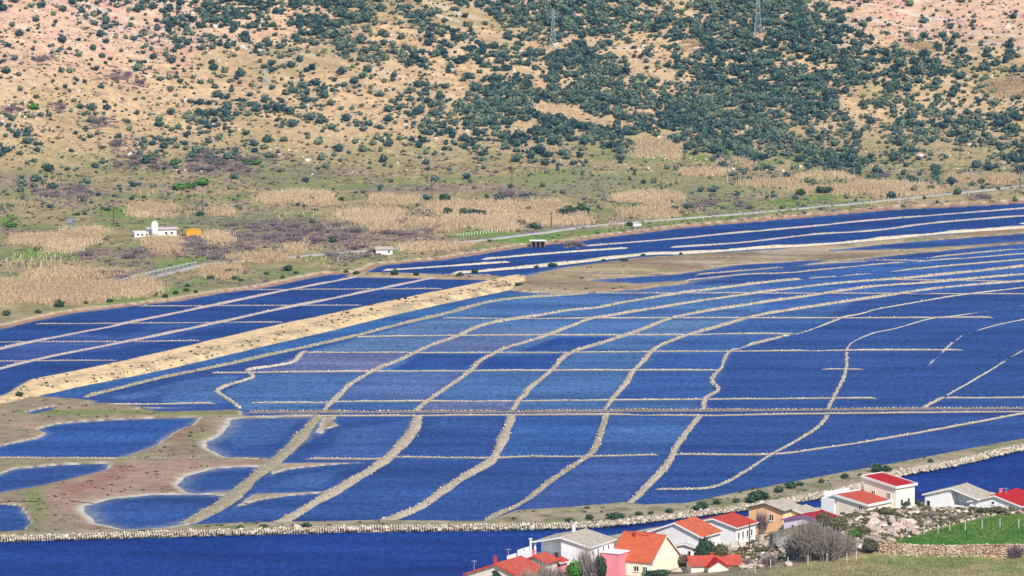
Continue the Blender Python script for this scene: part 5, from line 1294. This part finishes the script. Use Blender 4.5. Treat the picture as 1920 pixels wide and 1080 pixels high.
h11 = house("white house with wide beige roof above a shaded side terrace", (1784, 914), 2.7, TH, 11.2, 6.4, 3.6, 1.6, W_WHITE, R_BEI, wins=[('G', .4, 1.2, .8, 1.4), ('G', 6.0, .6, 1.0, 1.3)], recess=(-1, 2.6, 2.0))
MB().box(.5, -9.8, -3, 6.4, -5.64, 2.2).build("terrace", W_WHITE, h11)
MB().prism([(-5.0, 3.95), (-5.0, 4.12), (-10.2, 2.9), (-10.2, 2.72)], 'x', 1.6, 7.0).build("terrace_roof", R_BEI, h11)
h12 = house("white gabled house with bright red roof and arched dark doorway", (1866, 928), 2.7, TH, 10.6, 9.5, 3.0, 1.5, W_WHITE, R_BRT, wins=[('G', 4.6, 2.9, .6, .6)], doors=[('G', 6.6, .3, 1.9, 1.2)], chims=[(4.2, .9, .4, W_PNK)])

h4 = house("low house with salmon roof and bright red cross gable among the trees", (1296, 1043), 3.0, 178, 5.0, 1.0, 1.8, 1.0, W_BEI, R_SAL) if False else None
p = P(1338, 1050, 5.6)
h4 = empty("house", (p[0], p[1], 3.4), math.radians(8)); tag(h4, "low house with salmon roof and bright red cross gable among the trees", "house")
MB().box(-4.4, -2.2, -3, 4.4, 2.2, 1.8).build("wall", W_BEI, h4)
rf = MB().prism([(-2.7, 1.62), (0, 2.9), (2.7, 1.62), (2.7, 1.8), (0, 3.1), (-2.7, 1.8)], 'x', -4.8, 4.8).build("roof", R_SAL, h4)
MB().prism([(-1.9, 1.5), (.1, 2.75), (2.1, 1.5), (2.1, 1.66), (.1, 2.93), (-1.9, 1.66)], 'y', -4.6, -.3).build("cross_gable", R_BRT, rf)
MB().prism([(-1.7, -3), (1.9, -3), (1.9, 1.55), (.1, 2.66), (-1.7, 1.55)], 'y', -4.2, -2.21).build("porch_wall", W_BEI, h4)
chimney(rf, -.2, .4, 2.6, .7, R_SAL, .7)

# ------------------------------------------------------------------ far buildings on the plain
p = on_ground(300, 442, 1200, 1600, .5)[0]
fm = empty("farmhouse", p, math.radians(12)); fm.scale = (.78, .78, .72); tag(fm, "white farm building with flat pinkish roof beside a white silo", "house")
MB().box(-4.5, -2.5, -1, 6.0, 3.0, 2.9).build("wall", W_GREY, fm)
MB().box(-5.2, -3.2, 2.905, 6.8, 3.8, 3.15).build("roof", Wt("pinkish_roof_sheet", (214, 196, 196)), fm)
MB().box(-10.2, -3.6, -1, -4.55, 1.0, 1.9).box(-10.4, -3.8, 1.905, -4.55, 1.2, 2.05).build("side_wing", W_GREY, fm)
for x in (-9.4, -7.8, -6.0):
    w_ = MB().box(x, -3.68, .5, x + 1.0, -3.604, 1.5).build("window", M['white'], fm); MB().box(x + .12, -3.70, .6, x + .88, -3.684, 1.4).build("pane", M['glass'], w_)
for x in (1.5, 3.6):
    w_ = MB().box(x, -2.58, .7, x + 1.1, -2.504, 1.9).build("window", M['white'], fm); MB().box(x + .12, -2.60, .8, x + .98, -2.584, 1.8).build("pane", M['glass'], w_)
p = on_ground(292, 443, 1200, 1600, .5)[0]
si = empty("silo", p + np.array([0, -4.2, 0])); tag(si, "white round silo with domed top against the farm building", "silo")
MB().bar((0, 0, -.5), (0, 0, 4.2), 1.0, 1.0, 16).build("drum", M['white'], si, True)
m = MB()
for k in range(4): m.bar((0, 0, 4.2 + .22 * k), (0, 0, 4.2 + .22 * (k + 1)), 1.0 * math.cos(k * .38), 1.0 * math.cos((k + 1) * .38), 16)
m.build("dome", M['white'], si)
p = on_ground(363, 443, 1200, 1600, .5)[0]
ct = empty("yellow_container", p, math.radians(6)); tag(ct, "yellow orange steel container beside the farm among bare shrubs", "container")
M['yellow'] = plain("yellow_steel", srgb(226, 164, 50), 0.6, 0.12, 1)
MB().box(-2.1, -1.1, 0, 2.1, 1.1, 1.9).build("box", M['yellow'], ct)
for k in range(9): MB().box(-1.95 + k * .45, -1.16, .1, -1.75 + k * .45, -1.104, 1.8).build("rib", M['yellow'], ct)
MB().prism([(-2.2, 1.905), (0, 2.25), (2.2, 1.905)], 'y', -1.2, 1.2).build("lid", M['yellow'], ct)
p = on_ground(133, 437, 1200, 1600, .5)[0]
bl = empty("blue_mast", p); tag(bl, "pale blue transformer mast standing in the reeds", "mast")
M['blue'] = plain("pale_blue_paint", srgb(118, 150, 184), 0.6, 0.1, 2)
MB().bar((0, 0, -.3), (0, 0, 4.6), .28, .2, 8).build("shaft", M['blue'], bl); MB().box(-.55, -.4, 3.0, .55, .4, 4.2).build("cabinet", M['blue'], bl); MB().box(-.5, -.45, 0, .5, .45, 1.0).build("plinth", M['blue'], bl)
p = on_ground(720, 476, 1200, 1600, .5)[0]
hu = empty("hut", p, math.radians(4)); tag(hu, "small white hut with pale roof beside the shore road", "hut")
MB().prism([(-1.5, -.5), (1.5, -.5), (1.5, 1.5), (0, 2.0), (-1.5, 1.5)], 'x', -2.4, 2.4).build("wall", W_WHITE, hu)
MB().prism([(-1.9, 1.38), (0, 2.02), (1.9, 1.38), (1.9, 1.5), (0, 2.16), (-1.9, 1.5)], 'x', -2.7, 2.7).build("roof", R_BEI, hu)
w_ = MB().box(1.0, -1.56, .4, 1.7, -1.504, 1.2).build("window", M['white'], hu); MB().box(1.08, -1.58, .48, 1.62, -1.564, 1.12).build("pane", M['glass'], w_)
p = on_ground(1008, 463, 1200, 1600, .5)[0]
sh = empty("stone_hut", p, math.radians(3)); tag(sh, "brown stone hut with open bays on the pans' shore", "hut")
M['brownstone'] = plain("brown_stone", srgb(128, 100, 84), 0.95, 0.25, 2, .05)
for x in (-2.1, -.75, .55, 1.8): MB().box(x, -1.2, -.4, x + .4, -.8, 1.8).build("pier", M['brownstone'], sh)
MB().box(-2.1, .6, -.4, 2.2, 1.0, 1.8).box(-2.1, -.79, -.4, -1.75, .59, 1.8).box(1.85, -.79, -.4, 2.2, .59, 1.8).build("wall", M['brownstone'], sh)
MB().box(-2.4, -1.5, 1.805, 2.5, 1.3, 2.0).build("roof", W_GREY, sh)
p = on_ground(1195, 424, 1200, 1600, .5)[0]
ob = empty("concrete_trough", p); tag(ob, "small pale concrete trough beside the road above the far pans", "trough")
MB().box(-1.2, -.6, -.2, 1.2, -.45, .7).box(-1.2, .45, -.2, 1.2, .6, .7).box(-1.2, -.449, -.2, -1.05, .449, .7).box(1.05, -.449, -.2, 1.2, .449, .7).box(-1.049, -.449, -.2, 1.049, .449, .1).build("basin", W_GREY, ob)

# ------------------------------------------------------------------ foreground knoll: boulders, wall, fence, plants
rng = np.random.default_rng(88)
KNOLL = np.array([(1448, 1008), (1500, 1003), (1550, 985), (1585, 962), (1620, 950), (1700, 944), (1735, 942), (1840, 952), (1960, 955), (1960, 962), (1850, 968), (1790, 984), (1740, 996), (1700, 1010), (1650, 1022), (1600, 1036), (1560, 1042), (1470, 1052), (1400, 1066), (1370, 1060), (1375, 1030), (1420, 1012), (1440, 1000)], float)
def in_poly(poly, n):
    out = []
    while len(out) < n:
        x = rng.uniform(poly[:, 0].min(), poly[:, 0].max(), 4 * n); y = rng.uniform(poly[:, 1].min(), poly[:, 1].max(), 4 * n)
        k = sdf(poly, x, y, 30.0) < 0
        out += list(zip(x[k], y[k]))
    return np.array(out[:n])
bp_ = in_poly(KNOLL, 230)
gp = on_ground(bp_[:, 0], bp_[:, 1], 775, 930, .4)
for k in range(230):
    s = float(np.clip(rng.lognormal(math.log(.75), .45), .35, 2.1)); x, y = bp_[k]
    if 1600 < x < 1720 and 960 < y < 1010: s *= 1.25
    if y < 962 or (x > 1720 and y < 985): s = min(s, .7)
    where = ("pale limestone boulder in the rock field below the tower house" if x < 1720 and y < 1005 else "pale limestone boulder in the rocky strip in front of the white houses" if y < 1000 else "pale limestone boulder in the rocky scrub below the lilac house")
    put(BOULDER_MESH[k % 9], "boulder", gp[k] + np.array([0, 0, .12 * s]), (s * rng.uniform(1, 1.5), s, s * rng.uniform(.55, .95)), None, where, "boulder", "boulders on the knoll")
for (x, y, sx, sz, lab, mt) in [(1455, 1030, 1.5, 3.6, "tall dark weathered rock pillar left of the big bare bush", 'darkstone'), (1470, 1028, 1.7, 2.4, "grey weathered rock leaning on the tall rock pillar", 'darkstone'), (1283, 1074, 2.6, 1.0, "broad beige rock mound below the yellow house", 'boulder'),
                                (1380, 1032, 2.0, 1.6, "whitish sloping rock under the utility pole by the red porch", 'stone'), (1392, 1066, 1.1, .9, "domed pale rock at the meadow's edge, first from the low red-roofed house", 'boulder'), (1411, 1063, 1.0, .8, "domed pale rock at the meadow's edge, second from the low red-roofed house", 'boulder'),
                                (1431, 1064, 1.2, .9, "domed pale rock at the meadow's edge, third from the low red-roofed house", 'boulder'), (1481, 1060, 1.1, .8, "domed pale rock at the meadow's edge in front of the big bare bush", 'boulder'), (1675, 995, 2.2, 1.2, "large flat pinkish slab in the middle of the rock field", 'boulder'),
                                (1640, 985, 2.0, 1.3, "large pinkish boulder in the rock field below the salmon roof", 'boulder'), (1700, 990, 1.8, 1.1, "large pinkish boulder at the corner of the green field", 'boulder')]:
    p = on_ground(x, y, 775, 930, .4)[0]
    me = boulder_mesh("landmark_boulder", int(x + y), M[mt], 3, 12, .045)
    put(me, "landmark_boulder", p + np.array([0, 0, .25 * sz]), (sx, sx * .8, sz), rng.uniform(-.4, .4), lab, "boulder")
sc = in_poly(KNOLL, 1500); gp = on_ground(sc[:, 0], sc[:, 1], 775, 930, .5)
v, f, a = stone_cloud(gp, rng.lognormal(math.log(.32), .45, len(gp)), rng)
tag(mesh_obj("rubble", v, f, M['boulder'], attrs={"var": a}), "small limestone rubble lying between the boulders of the knoll", "rubble", kind="stuff")

# drystone terrace wall under the green field
xs = np.linspace(1648, 2010, 140)
wb = on_ground(xs, np.interp(xs, [1648, 1700, 1800, 1920, 2010], [1037, 1043, 1045, 1044, 1043]), 775, 930, .25)
wl = resample(wb[:, :2], .30); zb_ = np.interp(wl[:, 0], wb[:, 0], wb[:, 2]); zb_ = np.convolve(np.pad(zb_, 6, mode='edge'), np.ones(13) / 13, 'valid')
o3 = np.array([*wl[0], zb_[0]])
sw = empty("terrace_wall", o3); tag(sw, "drystone terrace wall of reddish and grey stones below the green field", "wall", kind="thing")
hgt_ = 2.1 + .25 * fbm(np.arange(len(wl)) * .3, np.zeros(len(wl)), 4, 3, 9)
core = np.stack([np.column_stack([wl + [0, .15], zb_ - .6]), np.column_stack([wl + [0, .25], zb_ + hgt_ * .55]), np.column_stack([wl + [0, .40], zb_ + hgt_ - .12]), np.column_stack([wl + [0, 1.3], zb_ + hgt_ - .12]), np.column_stack([wl + [0, 1.4], zb_ - .6])], 1).reshape(-1, 3) - o3
mesh_obj("core", core, grid_faces(len(wl), 5), M['rubble'], sw)
cc = []
for k in range(9):
    t = k / 8.5
    j = wl + np.column_stack([rng.normal(0, .06, len(wl)) + .15 * (k % 2), .12 + .25 * t + rng.normal(0, .05, len(wl))])
    cc.append(np.column_stack([j, zb_ - .05 + (hgt_ + .05) * t + rng.normal(0, .05, len(wl))]))
cc = np.vstack(cc)
v, f, a = stone_cloud(cc - o3, rng.uniform(.22, .36, len(cc)), rng, .6)
st = mesh_obj("stones", v, f, M['rubble'], sw, attrs={"var": a}); st["kind"] = "stuff"

for k, (x, y) in enumerate([(1733, 1003), (1759, 1001), (1781, 998), (1810, 995), (1841, 993), (1875, 990), (1910, 991), (1678, 1008), (1700, 1006)]):
    p = on_ground(x, y, 775, 930, .3)[0]
    tag(MB().bar((0, 0, -.3), (rng.normal(0, .05), 0, 1.75), .055).build("field_post", M['white']), f"thin white fence post along the green field, {ORD[sorted([1733, 1759, 1781, 1810, 1841, 1875, 1910, 1678, 1700]).index(x)]} from the left", "post", "fence posts of the green field").location = p
for k, (x, y) in enumerate([(1515, 1060), (1550, 1056), (1588, 1054), (1605, 1050), (1477, 1062), (1445, 1066), (1416, 1075)]):
    p = on_ground(x, y, 775, 930, .3)[0]
    tag(MB().bar((0, 0, -.3), (rng.normal(0, .06), 0, 1.6), .055).build("meadow_post", M['twigpale'] if 'twigpale' in M else M['white']), f"thin pale fence post between bare bushes and meadow, {ORD[sorted([1515, 1550, 1588, 1605, 1477, 1445, 1416]).index(x)]} from the left", "post", "fence posts of the meadow").location = p
pole(1405, 1034, 5.2, "dark wooden pole between the red-roofed and the orange house", arm=False)
pole(1365, 1025, 3.2, "short dark pole in front of the red-roofed white house", arm=False)

def tall_shrub(x, y, sx, sz, kind, lab, seed, name="shrub", cat="shrub"):
    p = on_ground(x, y, 775, 930, .4)[0]
    r = empty(name, p - np.array([0, 0, .1])); tag(r, lab, cat)
    if kind in ('twig', 'twiggrey'):
        arr = twig_arrays(seed, int(30 * sx), .014 / max(1, sx * .4), .9, 8)
        o = mesh_obj("branches", arr[0] * np.array([sx, sx, sz]), arr[1], M[kind], r, attrs={"var": arr[2]})
    else:
        kind = "darkgreen" if kind == "bush" else kind
        arr = bush_arrays(seed, 700, .085, ICO2)
        mesh_obj("crown", arr[0] * np.array([sx, sx, sz]) + np.array([0, 0, .25 * sz]), arr[1], M[kind], r, attrs={"var": arr[2]})
        m = MB()
        for k in range(4): m.bar((rng.normal(0, .08), rng.normal(0, .08), -.2), (rng.normal(0, .35) * sx, rng.normal(0, .35) * sx, .7 * sz), .07, .03, 5)
        m.build("trunk", M['bark'], r)
    return r
for k, t in enumerate([
    (1518, 1050, 4.4, 7.4, 'twiggrey', "big leafless grey bush in the rocks below the lilac house", "bare_bush"), (1555, 1052, 4.0, 6.6, 'twiggrey', "leafless grey bush joining the big one on its meadow end", "bare_bush"), (1490, 1045, 2.8, 5.0, 'twiggrey', "smaller leafless bush at the foot of the rock pillar", "bare_bush"),
    (1585, 1044, 2.8, 4.6, 'twiggrey', "leafless bush at the rock field's lower corner", "bare_bush"), (1568, 1000, 2.0, 2.6, 'olive', "olive brown bush above the big leafless bush", "shrub"), (1545, 990, 1.6, 2.2, 'olive', "small olive brown bush under the crimson roof's end", "shrub"), (1428, 1003, 1.7, 5.0, 'twig', "leafless pinkish tree in front of the orange house", "bare_tree"),
    (1320, 1065, 2.2, 4.0, 'bush', "dark green tree between the orange roof and the low red roofs", "tree"), (1352, 1064, 1.6, 3.2, 'olive', "yellowish green tree beside the short dark pole", "tree"), (1079, 1098, 1.8, 3.4, 'green', "bright green round bush in front of the large white house", "shrub"),
    (1098, 1098, 2.4, 7.6, 'twiggrey', "pale leafless tree before the large white house", "bare_tree"), (1128, 1100, 1.2, 4.2, 'bush', "dark narrow bush left of the pink annex", "shrub"), (1120, 1100, 1.6, 6.4, 'twig', "brown leafless bush between the white and the pink house", "bare_bush"), (1232, 1086, 2.6, 1.3, 'bush', "low dark green bush below the yellow house", "shrub"),
    (1278, 1062, 2.4, 1.6, 'olive', "brownish green bush at the yellow house's gable", "shrub"), (1265, 1040, 1.4, 1.9, 'bush', "dark climbing bush on the yellow house's back slope", "shrub"), (1022, 1112, 2.4, 5.6, 'twiggrey', "leafless thicket below the small beige house", "bare_bush"), (990, 1118, 2.2, 5.4, 'twiggrey', "leafless thicket before the red roof's lower edge", "bare_bush"), (1048, 1106, 1.8, 4.4, 'twig', "brown leafless bush left of the bright green bush", "bare_bush"),
    (932, 1120, 1.0, 3.6, 'bush', "small dark bush before the beige gable", "shrub"), (1440, 1062, 2.0, 2.2, 'twig', "brown leafless bush behind the domed rocks", "bare_bush"), (1400, 1060, 1.6, 1.6, 'twiggrey', "grey leafless bush above the first domed rock", "bare_bush"), (1905, 1046, 2.2, 2.4, 'twig', "brown leafless bush over the end of the terrace wall", "bare_bush"), (1630, 1036, 1.8, 1.2, 'olive', "yellow brown bush at the start of the terrace wall", "shrub"),
    (1700, 952, 1.0, .9, 'bush', "small dark spiky bush under the tower house", "shrub"), (1838, 962, .9, .8, 'bush', "small dark bush against the white gabled house", "shrub"), (1720, 948, .9, .9, 'bush', "small dark bush left of the white houses by the channel", "shrub"), (1790, 975, 2.0, 1.2, 'twiggrey', "low grey thicket along the rocky strip above the field", "bare_bush"), (1745, 970, 2.2, 1.2, 'twiggrey', "low grey thicket in the rocks below the white house", "bare_bush"),
    (1600, 1010, 1.6, 1.2, 'green', "light green shrub in the rock field beside the big bare bush", "shrub"), (1660, 965, 1.6, .9, 'olive', "low olive bush in the rocks under the tower house's corner", "shrub"), (1380, 1012, 1.6, 2.2, 'twig', "pinkish leafless bush under the row of windows", "bare_bush"), (1620, 1000, 1.5, 1.0, 'olive', "low olive bush among boulders in the middle rock field", "shrub"), (1870, 962, 1.8, .9, 'olive', "low olive bush at the field's upper edge", "shrub")]):
    tall_shrub(*t[:6], 700 + k, t[6], {"bare_bush": "bush", "shrub": "bush", "bare_tree": "tree", "tree": "tree"}[t[6]])

def aerial(px, py, z, h, lab):
    p = P(px, py, z); r = empty("antenna", p); tag(r, lab, "antenna")
    MB().bar((0, 0, -.4), (0, 0, h), .04).build("mast", M['metal'], r)
    m = MB().bar((-.5, 0, h - .15), (.5, 0, h - .15), .025)
    for k in range(5): m.bar((-.4 + .2 * k, -.3, h - .15), (-.4 + .2 * k, .3, h - .15), .018)
    m.build("boom", M['metal'], r)
aerial(889, 1074, 5.6, 2.2, "television antenna over the red-roofed house's left eave"); aerial(953, 1052, 7.2, 2.2, "television antenna on the red-roofed house's ridge"); aerial(1886, 926, 7.2, 1.2, "television antenna on the bright red roof by the picture's edge")
kw = in_poly(KNOLL, 900); gp = on_ground(kw[:, 0], kw[:, 1], 775, 930, .5); ts = rng.uniform(.2, .6, len(gp))
v, f, a = scatter_join([bush_arrays(620 + k, 40, .28) for k in range(4)], gp, np.column_stack([ts * 1.2, ts * 1.2, ts * .8]), rng, rng.normal(0, .2, len(gp)))
tag(mesh_obj("knoll_weeds", v, f, M['olive'], attrs={"var": a}), "grey green herbs and weeds between the boulders of the knoll", "weeds", kind="stuff")

# meadow and field grass
def grass(name, poly, n, h, mat, lab, seed):
    g_ = in_poly(np.array(poly, float), n); p = on_ground(g_[:, 0], g_[:, 1], 770, 930, .8)
    az = rng.uniform(0, 6.283, n); w = rng.uniform(.05, .12, n); hh = h * rng.uniform(.5, 1.4, n); ln = rng.normal(0, .12, (n, 2))
    ca, sa = np.cos(az) * w, np.sin(az) * w
    q = np.stack([np.column_stack([p[:, 0] - ca, p[:, 1] - sa, p[:, 2] - .05]), np.column_stack([p[:, 0] + ca, p[:, 1] + sa, p[:, 2] - .05]), np.column_stack([p[:, 0] + ln[:, 0], p[:, 1] + ln[:, 1], p[:, 2] + hh])], 1).reshape(-1, 3)
    var = np.clip(.5 + .35 * fbm(p[:, 0], p[:, 1], 4, 3, seed) + rng.normal(0, .15, n), 0, 1)
    tag(mesh_obj(name, q, np.arange(3 * n).reshape(-1, 3), mat, attrs={"var": np.repeat(var, 3)}), lab, "grass", kind="stuff")
grass("field_grass", [(1660, 1017), (1720, 1003), (1745, 996), (1840, 978), (1860, 970), (1990, 964), (1990, 1018), (1800, 1020)], 9000, .28, M['grass'], "bright green grass of the terraced field", 901)
M['meadow'] = leaf_mat("meadow_blades", (0.09, 0.11, 0.04), (0.25, 0.235, 0.12), (0.46, 0.40, 0.25))
grass("meadow_grass", [(1390, 1076), (1480, 1060), (1640, 1048), (1760, 1050), (1990, 1050), (1990, 1110), (1390, 1110)], 14000, .26, M['meadow'], "short dry and green grass of the meadow in front", 902)

# loose stone and weeds on the rough shoulder of the sandy bank
rng = np.random.default_rng(99)
sp = in_poly(np.array([(60, 733), (200, 712), (330, 684), (480, 647), (640, 610), (773, 577), (890, 553), (950, 538), (940, 530), (640, 600), (330, 672), (130, 716)], float), 700)
w2 = P(sp[:, 0], sp[:, 1], 0.5); w2[:, 2] = gz(w2[:, 0], w2[:, 1])
v, f, a = stone_cloud(w2, rng.lognormal(math.log(.22), .45, len(w2)), rng)
tag(mesh_obj("bank_rubble", v, f, M['stone'], attrs={"var": a}), "loose stones on the shoulder of the sandy road bank", "rubble", kind="stuff")
sp = in_poly(np.array([(60, 733), (200, 712), (330, 684), (480, 647), (640, 610), (773, 577), (890, 553), (950, 538), (940, 530), (640, 600), (330, 672), (130, 716)], float), 120)
w2 = P(sp[:, 0], sp[:, 1], 0.5); w2[:, 2] = gz(w2[:, 0], w2[:, 1]); ts = rng.uniform(.15, .4, len(w2))
v, f, a = scatter_join(TUFT, w2, np.column_stack([ts * 1.4, ts * 1.4, ts * .8]), rng)
tag(mesh_obj("bank_weeds", v, f, M['olive'], attrs={"var": a}), "dry weeds on the shoulder of the sandy road bank", "weeds", kind="stuff")
# weeds on the mud flats, the dike crown and the brown flat
wx = rng.uniform(-200, 2000, 26000); wy = rng.uniform(425, 1012, 26000)
w2 = P(wx, wy, 0.3); w2[:, 2] = gz(w2[:, 0], w2[:, 1])
kp = (w2[:, 2] > 0.27) & (w2[:, 2] < 1.6) & (sdf(SHORE, w2[:, 0], w2[:, 1], 8.0) > 0) & (fbm(w2[:, 0], w2[:, 1], 9, 3, 640) > -0.1) & (rng.uniform(0, 1, 26000) < .4)
w2 = w2[kp]; ts = rng.lognormal(math.log(.17), .4, len(w2))
v, f, a = scatter_join(TUFT, w2, np.column_stack([ts * 1.6, ts * 1.6, ts * .9]), rng, rng.normal(0, .2, len(w2)))
tag(mesh_obj("saltmarsh_weeds", v, f, M['olive'], attrs={"var": a}), "low salt-marsh weeds on the mud flats and dike crowns", "weeds", kind="stuff")
# air: a thin bluish haze over the whole valley
m = bpy.data.materials.new("haze"); m.use_nodes = True
nt = m.node_tree; nt.nodes.remove(nt.nodes["Principled BSDF"])
pv = nt.nodes.new("ShaderNodeVolumePrincipled"); pv.inputs["Density"].default_value = 0.00004; pv.inputs["Color"].default_value = (0.22, 0.5, 1.0, 1); pv.inputs["Anisotropy"].default_value = 0.0
nt.links.new(pv.outputs[0], nt.nodes["Material Output"].inputs["Volume"])
hz = MB().box(-3700, -60, -1.9, 3700, 3100, max(160.0, float(GZ.max()) + 8)).build("haze", m)
tag(hz, "thin bluish haze filling the valley air", "haze", kind="stuff")
